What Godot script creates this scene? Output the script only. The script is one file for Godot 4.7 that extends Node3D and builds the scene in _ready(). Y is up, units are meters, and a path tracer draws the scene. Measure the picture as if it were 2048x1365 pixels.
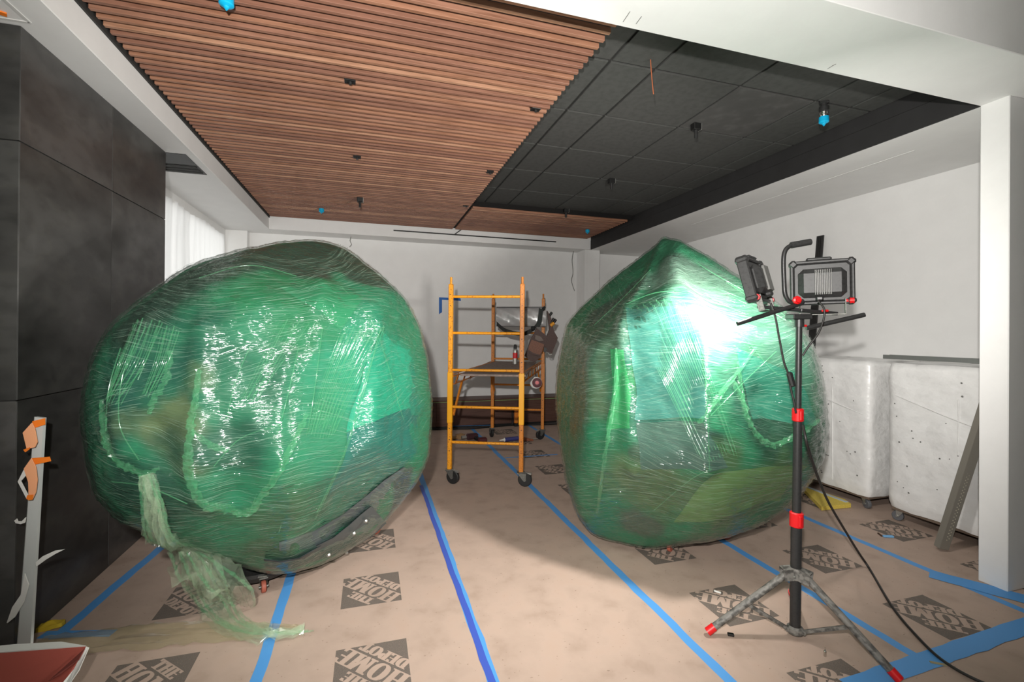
extends Node3D
# ---------------------------------------------------------------- camera model (2048 x 1365 frame)
const F := 933.86
const CX := 1024.0
const CY := 661.35
const EYE := Vector3(0, 1.38, 0)
var RT: Vector3
var UP_: Vector3
var FW: Vector3
var M := {}
var used := {}

func aim() -> void:
	var yaw := 0.2948
	var pit := 0.0029
	var rol := 0.0076
	FW = Vector3(sin(yaw) * cos(pit), sin(pit), -cos(yaw) * cos(pit))
	var r := Vector3(cos(yaw), 0, sin(yaw))
	var u := r.cross(FW)
	RT = r * cos(rol) + u * sin(rol)
	UP_ = u * cos(rol) - r * sin(rol)

func ray(x: float, y: float) -> Vector3:
	return FW + RT * ((x - CX) / F) + UP_ * ((CY - y) / F)

func at(x: float, y: float, depth: float) -> Vector3:
	return EYE + ray(x, y) * depth

func on_y(x: float, y: float, h := 0.0) -> Vector3:
	var d := ray(x, y)
	return EYE + d * ((h - EYE.y) / d.y)

func on_x(x: float, y: float, wx: float) -> Vector3:
	var d := ray(x, y)
	return EYE + d * (wx / d.x)

func on_z(x: float, y: float, wz: float) -> Vector3:
	var d := ray(x, y)
	return EYE + d * (wz / d.z)

# ---------------------------------------------------------------- mesh building
class MB:
	var v := PackedVector3Array()
	var n := PackedVector3Array()
	var uv := PackedVector2Array()
	var col := PackedColorArray()
	var has_col := false
	var c := Color.WHITE
	func tri(a: Vector3, b: Vector3, d: Vector3) -> void:   # counter-clockwise from outside
		var nn := (b - a).cross(d - a).normalized()
		for p in [a, d, b]:
			v.append(p); n.append(nn); uv.append(Vector2(p.x + p.z, p.y)); col.append(c)
	func quad(a: Vector3, b: Vector3, d: Vector3, e: Vector3) -> void:
		tri(a, b, d); tri(a, d, e)
	func box(cen: Vector3, s: Vector3, bas := Basis(), bev := 0.0) -> void:
		var h := s * 0.5
		bev = minf(bev, minf(h.x, minf(h.y, h.z)) * 0.9)
		if bev <= 0.0:
			var p := []
			for i in 8:
				p.append(cen + bas * Vector3(h.x if i & 1 else -h.x, h.y if i & 2 else -h.y, h.z if i & 4 else -h.z))
			quad(p[4], p[5], p[7], p[6]); quad(p[1], p[0], p[2], p[3]); quad(p[5], p[1], p[3], p[7])
			quad(p[0], p[4], p[6], p[2]); quad(p[6], p[7], p[3], p[2]); quad(p[0], p[1], p[5], p[4])
			return
		var q := func(i: int, ax: int) -> Vector3:
			var sg := Vector3(1.0 if i & 1 else -1.0, 1.0 if i & 2 else -1.0, 1.0 if i & 4 else -1.0)
			var e := h - Vector3(bev, bev, bev)
			e[ax] = h[ax]
			return cen + bas * (sg * e)
		var fs := [[2, [4, 5, 7, 6]], [2, [1, 0, 2, 3]], [0, [5, 1, 3, 7]], [0, [0, 4, 6, 2]], [1, [6, 7, 3, 2]], [1, [0, 1, 5, 4]]]
		for f in fs:
			var ix: Array = f[1]
			quad(q.call(ix[0], f[0]), q.call(ix[1], f[0]), q.call(ix[2], f[0]), q.call(ix[3], f[0]))
		for ax in 3:
			var b1: int = [2, 4, 1][ax]
			var b2: int = [4, 1, 2][ax]
			var a1: int = [1, 2, 0][ax]
			var a2: int = [2, 0, 1][ax]
			var lo := 0
			var hi: int = [1, 2, 4][ax]
			for k in 4:
				var base: int = (b1 if k & 1 else 0) + (b2 if k & 2 else 0)
				var A: Vector3 = q.call(lo + base, a1); var B: Vector3 = q.call(hi + base, a1)
				var C2: Vector3 = q.call(hi + base, a2); var D: Vector3 = q.call(lo + base, a2)
				if ((B - A).cross(C2 - A)).dot((A + C2) * 0.5 - cen) < 0.0:
					quad(A, D, C2, B)
				else:
					quad(A, B, C2, D)
		for i in 8:
			var A: Vector3 = q.call(i, 0); var B: Vector3 = q.call(i, 1); var D: Vector3 = q.call(i, 2)
			if ((B - A).cross(D - A)).dot(A - cen) < 0.0:
				tri(A, D, B)
			else:
				tri(A, B, D)
	# rows of points -> smooth surface; cross(d_row, d_col) looks outward unless flip
	func grid(rows: Array, close_col := false, flip := false, cols := [], uvs := []) -> void:
		var R := rows.size()
		var K: int = rows[0].size()
		var N := []
		for i in R:
			var r := PackedVector3Array()
			for j in K:
				var a: Vector3 = rows[mini(i + 1, R - 1)][j] - rows[maxi(i - 1, 0)][j]
				var b: Vector3
				if close_col:
					b = rows[i][(j + 1) % K] - rows[i][(j + K - 1) % K]
				else:
					b = rows[i][mini(j + 1, K - 1)] - rows[i][maxi(j - 1, 0)]
				var m := a.cross(b)
				if flip: m = -m
				r.append(m)
			N.append(r)
		for i in R:
			for j in K:
				if N[i][j].length() < 1e-12:
					var o := 1 if i == 0 else (R - 2 if i == R - 1 else i)
					var s := Vector3.ZERO
					for k in K: s += N[o][k].normalized()
					N[i][j] = s if s.length() > 1e-9 else Vector3.UP
				N[i][j] = N[i][j].normalized()
		var last := K if close_col else K - 1
		if cols.size(): has_col = true
		for i in R - 1:
			for j in last:
				var jn := (j + 1) % K
				var ids := [[i, j, 0], [i + 1, j, 0], [i + 1, jn, 1], [i, jn, 1]]
				var ord := [0, 2, 1, 0, 3, 2] if not flip else [0, 1, 2, 0, 2, 3]
				for o in ord:
					var e: Array = ids[o]
					v.append(rows[e[0]][e[1]]); n.append(N[e[0]][e[1]])
					if uvs.size():
						uv.append(uvs[e[0]][e[1]] if not (close_col and jn == 0 and e[2]) else uvs[e[0]][e[1]] + Vector2(1, 0))
					else:
						uv.append(Vector2(float(j + e[2]) / last, float(e[0]) / (R - 1)))
					col.append(cols[e[0]][e[1]] if cols.size() else c)
	func tube(path: Array, rad, sides := 8, cap := true) -> void:
		var rows := []
		var up := Vector3.UP
		var prev := Vector3.ZERO
		for i in path.size():
			var t: Vector3 = (path[mini(i + 1, path.size() - 1)] - path[maxi(i - 1, 0)]).normalized()
			if prev == Vector3.ZERO:
				up = Vector3.UP if absf(t.y) < 0.9 else Vector3.RIGHT
				prev = up.cross(t).normalized()
			else:
				prev = (prev - t * prev.dot(t)).normalized()
			var s := t.cross(prev)
			var r: float = rad[i] if rad is Array else rad
			var ring := PackedVector3Array()
			for k in sides:
				var a := TAU * k / sides
				ring.append(path[i] + (prev * cos(a) + s * sin(a)) * r)
			rows.append(ring)
		grid(rows, true, true)
		if cap:
			for e in [0, path.size() - 1]:
				for k in sides:
					var a: Vector3 = rows[e][k]
					var b: Vector3 = rows[e][(k + 1) % sides]
					if e == 0: tri(path[e], b, a)
					else: tri(path[e], a, b)
	func lathe(origin: Vector3, axis: Vector3, prof: Array, sides := 16) -> void:   # prof: [radius, along]
		axis = axis.normalized()
		var p := (Vector3.UP if absf(axis.y) < 0.9 else Vector3.RIGHT).cross(axis).normalized()
		var s := axis.cross(p)
		for k in prof.size() - 1:
			var rows := []
			for m in 2:
				var ring := PackedVector3Array()
				for j in sides:
					var a := TAU * j / sides
					ring.append(origin + axis * prof[k + m][1] + (p * cos(a) + s * sin(a)) * prof[k + m][0])
				rows.append(ring)
			grid(rows, true, true)
	func mesh() -> ArrayMesh:
		var arr := []
		arr.resize(Mesh.ARRAY_MAX)
		arr[Mesh.ARRAY_VERTEX] = v; arr[Mesh.ARRAY_NORMAL] = n; arr[Mesh.ARRAY_TEX_UV] = uv
		if has_col: arr[Mesh.ARRAY_COLOR] = col
		var m := ArrayMesh.new()
		m.add_surface_from_arrays(Mesh.PRIMITIVE_TRIANGLES, arr)
		return m

func numbered(called: String) -> String:
	if not used.has(called):
		used[called] = 0
		return called
	used[called] += 1
	return "%s_%03d" % [called, used[called]]

func obj(called: String, b, m: Material, parent: Node = null) -> MeshInstance3D:
	var o := MeshInstance3D.new()
	o.mesh = b if b is Mesh else b.mesh()
	o.material_override = m
	if parent == null:
		o.name = numbered(called)
		add_child(o)
	else:
		o.name = called
		parent.add_child(o, true)
		o.position -= Vector3.ZERO
	return o

func tag(o: Node, label: String, category: String, group := "") -> Node:
	o.set_meta("label", label); o.set_meta("category", category)
	if group: o.set_meta("group", group)
	return o

func thing(called: String, label: String, category: String, group := "") -> Node3D:
	var o := Node3D.new()
	o.name = numbered(called)
	add_child(o)
	tag(o, label, category, group)
	return o

func struct(called: String, b = null, m: Material = null) -> Node3D:
	var o: Node3D
	if b == null:
		o = Node3D.new(); o.name = called; add_child(o)
	else:
		o = obj(called, b, m)
	o.set_meta("kind", "structure")
	return o

func box(cen: Vector3, s: Vector3, bev := 0.0, bas := Basis()) -> MB:
	var b := MB.new()
	b.box(cen, s, bas, bev)
	return b

func span(x0: float, x1: float, y0: float, y1: float, z0: float, z1: float, bev := 0.0) -> MB:
	return box(Vector3(x0 + x1, y0 + y1, z0 + z1) * 0.5, Vector3(absf(x1 - x0), absf(y1 - y0), absf(z1 - z0)), bev)

func rod(a: Vector3, b: Vector3, r: float, sides := 10) -> MB:
	var m := MB.new()
	m.tube([a, b], r, sides)
	return m

func bar(a: Vector3, b: Vector3, w: float, h: float, bev := 0.0, upv := Vector3.UP) -> MB:
	var m := MB.new()
	barto(m, a, b, w, h, bev, upv)
	return m

func barto(m: MB, a: Vector3, b: Vector3, w: float, h: float, bev := 0.0, upv := Vector3.UP) -> void:
	var t := (b - a).normalized()
	if absf(t.dot(upv)) > 0.95: upv = Vector3(0, 0, 1) if absf(t.z) < 0.9 else Vector3.RIGHT
	var s := upv.cross(t).normalized()
	var u := t.cross(s)
	m.box((a + b) * 0.5, Vector3(w, h, a.distance_to(b)), Basis(s, u, t), bev)

func smooth(pts: Array, per := 8) -> Array:
	var out := []
	for i in pts.size() - 1:
		var p0: Vector3 = pts[maxi(i - 1, 0)]
		var p1: Vector3 = pts[i]
		var p2: Vector3 = pts[i + 1]
		var p3: Vector3 = pts[mini(i + 2, pts.size() - 1)]
		for k in per:
			out.append(p1.cubic_interpolate(p2, p0, p3, float(k) / per))
	out.append(pts[-1])
	return out

# ---------------------------------------------------------------- materials
func mat(c: Color, rough := 0.6, metal := 0.0) -> StandardMaterial3D:
	var m := StandardMaterial3D.new()
	m.albedo_color = c; m.roughness = rough; m.metallic = metal
	return m

func ramp(stops: Array) -> Gradient:
	var g := Gradient.new()
	var off := PackedFloat32Array()
	var cs := PackedColorArray()
	for s in stops:
		off.append(s[0]); cs.append(s[1])
	g.offsets = off; g.colors = cs
	return g

func noise(freq: float, seed_: int, oct := 4, type := FastNoiseLite.TYPE_SIMPLEX_SMOOTH) -> FastNoiseLite:
	var f := FastNoiseLite.new()
	f.noise_type = type; f.frequency = freq; f.seed = seed_; f.fractal_octaves = oct
	return f

func ntex(freq: float, seed_: int, stops: Array, size := 512, oct := 4) -> NoiseTexture2D:
	var t := NoiseTexture2D.new()
	t.width = size; t.height = size; t.seamless = true
	t.noise = noise(freq, seed_, oct)
	if stops.size(): t.color_ramp = ramp(stops)
	return t

func tri(m: StandardMaterial3D, sc: Vector3) -> StandardMaterial3D:
	m.uv1_triplanar = true; m.uv1_world_triplanar = true; m.uv1_scale = sc
	m.uv1_triplanar_sharpness = 8.0
	return m

func grey(x: float) -> Color:
	return Color(x, x, x)
func make_materials() -> void:
	M.white = tri(mat(Color(0.91, 0.91, 0.905), 0.7), Vector3(0.7, 0.7, 0.7))
	M.white.albedo_texture = ntex(0.01, 3, [[0.0, grey(0.98)], [0.5, grey(0.99)], [1.0, grey(1.0)]])
	M.trim = mat(Color(0.83, 0.83, 0.82), 0.6)
	M.black_paint = tri(mat(Color(0.15, 0.148, 0.15), 0.7), Vector3(0.9, 0.9, 0.9))
	M.black_paint.albedo_texture = ntex(0.012, 5, [[0.0, grey(0.9)], [0.7, grey(1.0)], [0.93, grey(1.05)], [1.0, grey(1.5)]])
	M.tile = tri(mat(Color(0.26, 0.265, 0.256), 0.85), Vector3(1.6, 1.6, 1.6))
	M.tile.albedo_texture = ntex(0.02, 7, [[0.0, grey(0.86)], [0.6, grey(0.97)], [1.0, grey(1.0)]])
	M.tile.heightmap_enabled = false
	M.tile2 = M.tile.duplicate()
	M.tile2.albedo_color = Color(0.262, 0.264, 0.256)
	M.tile_dusty = M.tile.duplicate()
	M.tile_dusty.albedo_color = Color(0.30, 0.298, 0.292)
	M.tile_dusty.albedo_texture = ntex(0.008, 11, [[0.0, grey(0.84)], [0.5, grey(0.88)], [0.8, grey(0.97)], [1.0, grey(1.05)]])
	M.grid = mat(Color(0.17, 0.17, 0.165), 0.7)
	M.felt = mat(Color(0.06, 0.05, 0.045), 0.95)
	# porcelain panels with a worn metal look
	M.panel = tri(mat(Color(0.27, 0.27, 0.263), 0.5), Vector3(0.45, 0.8, 0.45))
	M.panel.albedo_texture = ntex(0.006, 21, [[0.0, grey(0.66)], [0.3, grey(0.82)], [0.55, grey(0.92)], [0.68, Color(1.06, 1.05, 1.02)], [1.0, grey(1.4)]], 512, 6)
	M.panel.detail_enabled = true
	M.panel.detail_blend_mode = BaseMaterial3D.BLEND_MODE_MUL
	M.panel.detail_albedo = ntex(0.03, 22, [[0.0, grey(0.82)], [0.5, grey(0.97)], [1.0, grey(1.0)]], 512, 5)
	M.panel.roughness_texture = ntex(0.01, 23, [[0.0, grey(0.55)], [1.0, grey(1.0)]])
	M.panel2 = M.panel.duplicate()
	M.panel2.albedo_color = Color(0.31, 0.307, 0.302)
	M.panel2.uv1_offset = Vector3(0.37, 0.61, 0.2)
	M.panel3 = M.panel.duplicate()
	M.panel3.albedo_color = Color(0.27, 0.27, 0.262)
	M.panel3.uv1_offset = Vector3(0.7, 0.15, 0.55)
	# slats
	var woods := [Color(0.580, 0.419, 0.340), Color(0.616, 0.451, 0.363), Color(0.561, 0.400, 0.327), Color(0.672, 0.506, 0.405), Color(0.534, 0.377, 0.308), Color(0.598, 0.428, 0.336)]
	M.wood = []
	for k in woods.size():
		var w := tri(mat(woods[k], 0.5), Vector3(0.5, 5.0, 5.0))
		w.albedo_texture = M.wood[0].albedo_texture if k else ntex(0.012, 31, [[0.0, Color(0.80, 0.76, 0.73)], [0.35, Color(0.93, 0.92, 0.91)], [0.7, Color(1, 1, 1)], [1.0, Color(1.05, 1.03, 1.0)]], 512, 5)
		w.uv1_offset = Vector3(0.17 * k, 0.31 * k, 0.13 * k)
		M.wood.append(w)
	M.walnut = tri(mat(Color(0.36, 0.245, 0.205), 0.5), Vector3(0.5, 6, 6))
	M.walnut.albedo_texture = M.wood[0].albedo_texture
	# floor covering
	M.paper = tri(mat(Color(0.69, 0.605, 0.55), 0.75), Vector3(0.55, 0.55, 0.55))
	M.paper.albedo_texture = ntex(0.008, 41, [[0.0, Color(0.91, 0.90, 0.89)], [0.3, Color(0.97, 0.968, 0.965)], [0.6, Color(1, 1, 1)], [1.0, Color(1.0, 0.99, 0.98)]], 1024, 6)
	M.paper.detail_enabled = true
	M.paper.detail_blend_mode = BaseMaterial3D.BLEND_MODE_MUL
	M.paper.detail_albedo = speckle_texture()
	M.paper.uv1_offset = Vector3(0.2, 0, 0.3)
	M.slab = mat(Color(0.5, 0.48, 0.45), 0.8)
	M.tape = mat(Color(0.31, 0.58, 0.83), 0.55)
	M.tape_dark = mat(Color(0.24, 0.34, 0.70), 0.5)
	M.tape_wall = mat(Color(0.06, 0.38, 0.70), 0.6)
	# scaffold
	M.yellow = tri(mat(Color(0.90, 0.60, 0.07), 0.45), Vector3(3, 3, 3))
	M.yellow.albedo_texture = ntex(0.03, 51, [[0.0, Color(0.45, 0.33, 0.25)], [0.22, Color(0.86, 0.78, 0.7)], [0.4, Color(1, 1, 1)], [1.0, Color(1, 1, 1)]], 512, 5)
	M.yellow_new = mat(Color(0.94, 0.66, 0.06), 0.4)
	M.orange_worn = tri(mat(Color(0.80, 0.49, 0.14), 0.5), Vector3(4, 4, 4))
	M.orange_worn.albedo_texture = M.yellow.albedo_texture
	M.ply = tri(mat(Color(0.60, 0.535, 0.50), 0.8), Vector3(2, 2, 2))
	M.ply.albedo_texture = ntex(0.02, 61, [[0.0, grey(0.75)], [0.6, grey(0.95)], [1.0, grey(1.05)]])
	M.zinc = mat(Color(0.70, 0.70, 0.68), 0.35, 0.8)
	M.zinc_dull = tri(mat(Color(0.55, 0.55, 0.53), 0.5, 0.7), Vector3(6, 6, 6))
	M.zinc_dull.albedo_texture = ntex(0.03, 71, [[0.0, grey(0.6)], [0.5, grey(0.9)], [1.0, grey(1.0)]])
	M.rubber = mat(Color(0.11, 0.11, 0.11), 0.6)
	M.rubber_grey = mat(Color(0.36, 0.365, 0.38), 0.6)
	M.red = mat(Color(0.80, 0.08, 0.10), 0.4)
	M.steel_black = tri(mat(Color(0.17, 0.17, 0.17), 0.4), Vector3(5, 5, 5))
	M.steel_black.albedo_texture = ntex(0.03, 81, [[0.0, grey(0.8)], [0.55, grey(1.0)], [0.75, Color(1.6, 1.55, 1.5)], [1.0, Color(3.0, 2.9, 2.8)]], 512, 5)
	M.steel_dusty = tri(mat(Color(0.46, 0.45, 0.43), 0.6), Vector3(2.2, 2.2, 2.2))
	M.steel_dusty.albedo_texture = ntex(0.025, 82, [[0.0, grey(0.45)], [0.4, grey(0.75)], [0.6, grey(1.0)], [1.0, Color(1.3, 1.27, 1.23)]], 512, 5)
	M.housing = tri(mat(Color(0.20, 0.20, 0.20), 0.5), Vector3(6, 6, 6))
	M.housing.albedo_texture = ntex(0.02, 83, [[0.0, grey(0.7)], [0.5, grey(1.0)], [0.7, Color(1.5, 1.5, 1.46)], [0.85, Color(2.2, 2.16, 2.1)], [1.0, Color(3.4, 3.3, 3.2)]], 512, 5)
	M.fin = mat(Color(0.42, 0.42, 0.41), 0.45, 0.5)
	M.cable = mat(Color(0.13, 0.12, 0.115), 0.5)
	M.lens = mat(Color(0.9, 0.9, 0.9), 0.2)
	M.lens.emission_enabled = true
	M.lens.emission = Color(1.0, 0.97, 0.92)
	M.lens.emission_energy_multiplier = 6.0
	M.blue_cap = mat(Color(0.05, 0.66, 0.84), 0.35)
	M.chrome = mat(Color(0.8, 0.8, 0.78), 0.2, 1.0)
	M.black = mat(Color(0.07, 0.07, 0.07), 0.5)
	M.copper = mat(Color(0.78, 0.46, 0.32), 0.4, 0.2)
	M.orange = mat(Color(0.95, 0.50, 0.14), 0.5)
	M.orange_pale = mat(Color(0.96, 0.68, 0.50), 0.6)
	M.paper_white = mat(Color(0.88, 0.88, 0.86), 0.7)
	M.paper_red = mat(Color(0.66, 0.32, 0.27), 0.7)
	M.yellow_foam = tri(mat(Color(0.90, 0.80, 0.36), 0.85), Vector3(8, 8, 8))
	M.yellow_foam.albedo_texture = ntex(0.03, 91, [[0.0, grey(0.8)], [1.0, grey(1.05)]])
	M.leather = tri(mat(Color(0.30, 0.19, 0.155), 0.6), Vector3(9, 9, 9))
	M.leather.albedo_texture = ntex(0.02, 92, [[0.0, grey(0.6)], [0.6, grey(1.0)], [1.0, grey(1.3)]])
	M.leather_tan = tri(mat(Color(0.50, 0.31, 0.22), 0.6), Vector3(9, 9, 9))
	M.leather_tan.albedo_texture = M.leather.albedo_texture
	M.wrap_white = tri(mat(Color(0.91, 0.91, 0.905), 0.35), Vector3(1.2, 1.8, 1.2))
	M.wrap_white.albedo_texture = ntex(0.012, 95, [[0.0, grey(0.94)], [0.4, grey(0.98)], [1.0, grey(1.0)]], 512, 5)
	M.wrap_white.normal_enabled = true
	M.wrap_white.normal_scale = 0.35
	var wn := NoiseTexture2D.new()
	wn.width = 512; wn.height = 512; wn.seamless = true; wn.as_normal_map = true; wn.bump_strength = 6.0
	wn.noise = noise(0.02, 96, 5)
	M.wrap_white.normal_texture = wn
	M.wrap_white.clearcoat_enabled = true
	M.wrap_white.clearcoat = 0.5
	M.wrap_white.clearcoat_roughness = 0.25
	# pods
	M.pod = mat(Color.WHITE, 0.55)
	M.pod.metallic_specular = 0.3
	M.pod.vertex_color_use_as_albedo = true
	M.pod.heightmap_enabled = true
	M.pod.heightmap_texture = streak_texture(7)
	M.pod.heightmap_scale = 0.35
	M.pod.uv1_scale = Vector3(3, 2.2, 1)
	M.film = mat(Color(0.50, 0.78, 0.64, 0.07), 0.16)
	M.film.transparency = BaseMaterial3D.TRANSPARENCY_ALPHA
	M.film.heightmap_enabled = true
	M.film.heightmap_texture = streak_texture(19)
	M.film.heightmap_scale = 0.65
	M.film.uv1_scale = Vector3(3, 2.2, 1)
	M.rope = mat(Color(0.40, 0.80, 0.55, 0.10), 0.08)
	M.rope.transparency = BaseMaterial3D.TRANSPARENCY_ALPHA
	M.clear = mat(Color(0.78, 0.88, 0.74, 0.11), 0.12)
	M.streak = mat(Color(0.74, 0.90, 0.80, 0.16), 0.16)
	M.streak.transparency = BaseMaterial3D.TRANSPARENCY_ALPHA
	M.clear.transparency = BaseMaterial3D.TRANSPARENCY_ALPHA
	M.clear_flat = mat(Color(0.70, 0.66, 0.50, 0.30), 0.22)
	M.clear_flat.transparency = BaseMaterial3D.TRANSPARENCY_ALPHA
	M.plate = mat(Color(0.30, 0.34, 0.35), 0.45)
	M.plastic_sheet = mat(Color(0.94, 0.94, 0.94), 0.4)
	M.plastic_sheet.backlight_enabled = true
	M.plastic_sheet.backlight = Color(1, 1, 1)

func streak_texture(seed_: int) -> ImageTexture:
	# fine, nearly level stretch lines of the wrapping film with short breaks and a few bubbles
	var w := 1024
	var h := 1024
	var fine := noise(1.0, seed_, 2)
	var wide := noise(1.0, seed_ + 1, 3)
	var brk := noise(1.0, seed_ + 2, 3)
	var crk := noise(1.0, seed_ + 3, 3, FastNoiseLite.TYPE_CELLULAR)
	var data := PackedByteArray()
	data.resize(w * h)
	for y in h:
		for x in w:
			var fx := float(x) / w
			var fy := float(y) / h
			var cx := cos(fx * TAU) * 1.3
			var sx := sin(fx * TAU) * 1.3
			var t := fy * 1.0 + 0.02 * sin(fx * TAU) + 0.012 * wide.get_noise_3d(cx * 1.5, fy * 4.0, sx * 1.5)
			var a := fine.get_noise_3d(cx * 1.6, t * 150.0, sx * 1.6)
			var b := fine.get_noise_3d(cx * 4.0 + 9.0, t * 60.0, sx * 4.0)
			var k := clampf(0.5 + brk.get_noise_3d(cx * 3.0, fy * 9.0, sx * 3.0) * 1.3, 0.0, 1.0)
			var q := crk.get_noise_3d(cx * 14.0, fy * 45.0, sx * 14.0)
			var o := 0.5 + a * 0.34 * (0.35 + k) + b * 0.22 + q * 0.10 * (1.0 - k)
			data[y * w + x] = int(clampf(o, 0.0, 1.0) * 255.0)
	return ImageTexture.create_from_image(Image.create_from_data(w, h, false, Image.FORMAT_L8, data))

func speckle_texture() -> ImageTexture:
	var im := Image.create(1024, 1024, false, Image.FORMAT_RGBA8)
	im.fill(Color(1, 1, 1, 1))
	var rg := RandomNumberGenerator.new()
	rg.seed = 12
	for k in 900:
		var x := rg.randi_range(4, 1014)
		var y := rg.randi_range(4, 1014)
		var s := rg.randf()
		var c := Color(0.55, 0.50, 0.46).lerp(Color(0.9, 0.88, 0.86), rg.randf())
		var n := 1 + int(s * s * 5.0)
		var dx := rg.randf_range(-1.2, 1.2)
		var dy := rg.randf_range(-0.6, 0.6)
		for i in n:
			im.fill_rect(Rect2i(x + int(dx * i), y + int(dy * i), 1 + int(s * 1.8), 1), c)
	return ImageTexture.create_from_image(im)

func print_text(im: Image, txt: String, org: Vector2, ex: Vector2, ey: Vector2, col: Color) -> void:
	# fills the glyphs of one word; the word's box runs from org along ex (width) and ey (height)
	var tm := TextMesh.new()
	var f := SystemFont.new()
	f.font_names = PackedStringArray(["Droid Serif"])
	f.font_weight = 700
	tm.font = f; tm.text = txt; tm.font_size = 64; tm.depth = 0.0; tm.pixel_size = 0.01; tm.curve_step = 1.0
	var arr := tm.surface_get_arrays(0)
	var vs: PackedVector3Array = arr[Mesh.ARRAY_VERTEX]
	var ix: PackedInt32Array = arr[Mesh.ARRAY_INDEX] if arr[Mesh.ARRAY_INDEX] != null else PackedInt32Array(range(vs.size()))
	var lo := Vector2(1e9, 1e9)
	var hi := Vector2(-1e9, -1e9)
	for p in vs:
		lo = lo.min(Vector2(p.x, p.y)); hi = hi.max(Vector2(p.x, p.y))
	for t in ix.size() / 3:
		var q := []
		for k in 3:
			var p: Vector3 = vs[ix[t * 3 + k]]
			q.append(org + ex * ((p.x - lo.x) / (hi.x - lo.x)) + ey * ((p.y - lo.y) / (hi.y - lo.y)))
		var a: Vector2 = q[0]
		var b: Vector2 = q[1]
		var c: Vector2 = q[2]
		var den := (b - a).cross(c - a)
		if absf(den) < 1e-6: continue
		for y in range(maxi(0, int(floor(minf(a.y, minf(b.y, c.y))))), mini(im.get_height() - 1, int(ceil(maxf(a.y, maxf(b.y, c.y))))) + 1):
			for x in range(maxi(0, int(floor(minf(a.x, minf(b.x, c.x))))), mini(im.get_width() - 1, int(ceil(maxf(a.x, maxf(b.x, c.x))))) + 1):
				var p := Vector2(x + 0.5, y + 0.5)
				var u := (p - a).cross(c - a) / den
				var w := (b - a).cross(p - a) / den
				if u >= -0.003 and w >= -0.003 and u + w <= 1.003: im.set_pixel(x, y, col)

func logo_material() -> StandardMaterial3D:
	var n := 512
	var im := Image.create(n, n, false, Image.FORMAT_RGBA8)
	im.fill(Color(0.42, 0.385, 0.36, 1))
	var d := Vector2(1, 1).normalized() * n   # the words read along a diagonal of the square
	var up := Vector2(1, -1).normalized() * n
	var c := Vector2(0.5, 0.5) * n
	var none := Color(0.42, 0.385, 0.36, 0)
	for o in [-0.016, -0.008, 0.0, 0.008, 0.016]:
		var b: Vector2 = c + d * o
		print_text(im, "HOME", b - d * 0.585 - up * 0.145, d * 1.18, up * 0.315, none)
		print_text(im, "THE", b - d * 0.29 + up * 0.205, d * 0.50, up * 0.175, none)
		print_text(im, "DEPOT", b - d * 0.40 - up * 0.37, d * 0.84, up * 0.19, none)
	var rg := noise(0.09, 5, 3)
	for y in n:
		for x in n:
			var p := im.get_pixel(x, y)
			if p.a > 0.0:
				var k := 0.80 + rg.get_noise_2d(x, y) * 0.55
				p.a = clampf(k, 0.25, 0.92)
				im.set_pixel(x, y, p)
	var m := mat(Color.WHITE, 0.75)
	m.albedo_texture = ImageTexture.create_from_image(im)
	m.transparency = BaseMaterial3D.TRANSPARENCY_ALPHA
	return m

const H1 := 2.674      # underside of the soffits
const HS := 2.83       # underside of the slats
const HT := 2.91       # underside of the black tiles
const XL := -1.438
const XC := -1.253
const XR := 3.283
const ZF := -1.753
const ZB := -6.62
const ZW := -6.95
const XW := 4.35

func set_light() -> void:
	var cam := Camera3D.new()
	cam.name = "camera"
	cam.transform = Transform3D(Basis(RT, UP_, -FW), EYE)
	cam.near = 0.05
	cam.far = 60.0
	cam.projection = Camera3D.PROJECTION_FRUSTUM
	cam.size = 1365.0 / F * cam.near
	cam.frustum_offset = Vector2(0, -(682.5 - CY) / F * cam.near)
	cam.current = true
	add_child(cam)
	var we := WorldEnvironment.new()
	var e := Environment.new()
	e.background_mode = Environment.BG_COLOR
	e.background_color = Color(1.0, 1.0, 0.99)
	e.tonemap_mode = Environment.TONE_MAPPER_LINEAR
	e.background_energy_multiplier = 2.7
	e.tonemap_exposure = 1.05
	e.sdfgi_enabled = true; e.ssao_enabled = true; e.ssil_enabled = true
	we.environment = e
	add_child(we)

func area(parent: Node, called: String, pos: Vector3, dir: Vector3, size: Vector2, energy: float, col: Color) -> void:
	var l := AreaLight3D.new()
	l.name = called
	l.area_size = size
	l.light_energy = energy
	l.light_color = col
	l.shadow_enabled = true
	l.area_range = 30.0
	var z := -dir.normalized()
	var x := Vector3.UP.cross(z).normalized()
	l.transform = Transform3D(Basis(x, z.cross(x), z), pos)
	parent.add_child(l, true)

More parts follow.
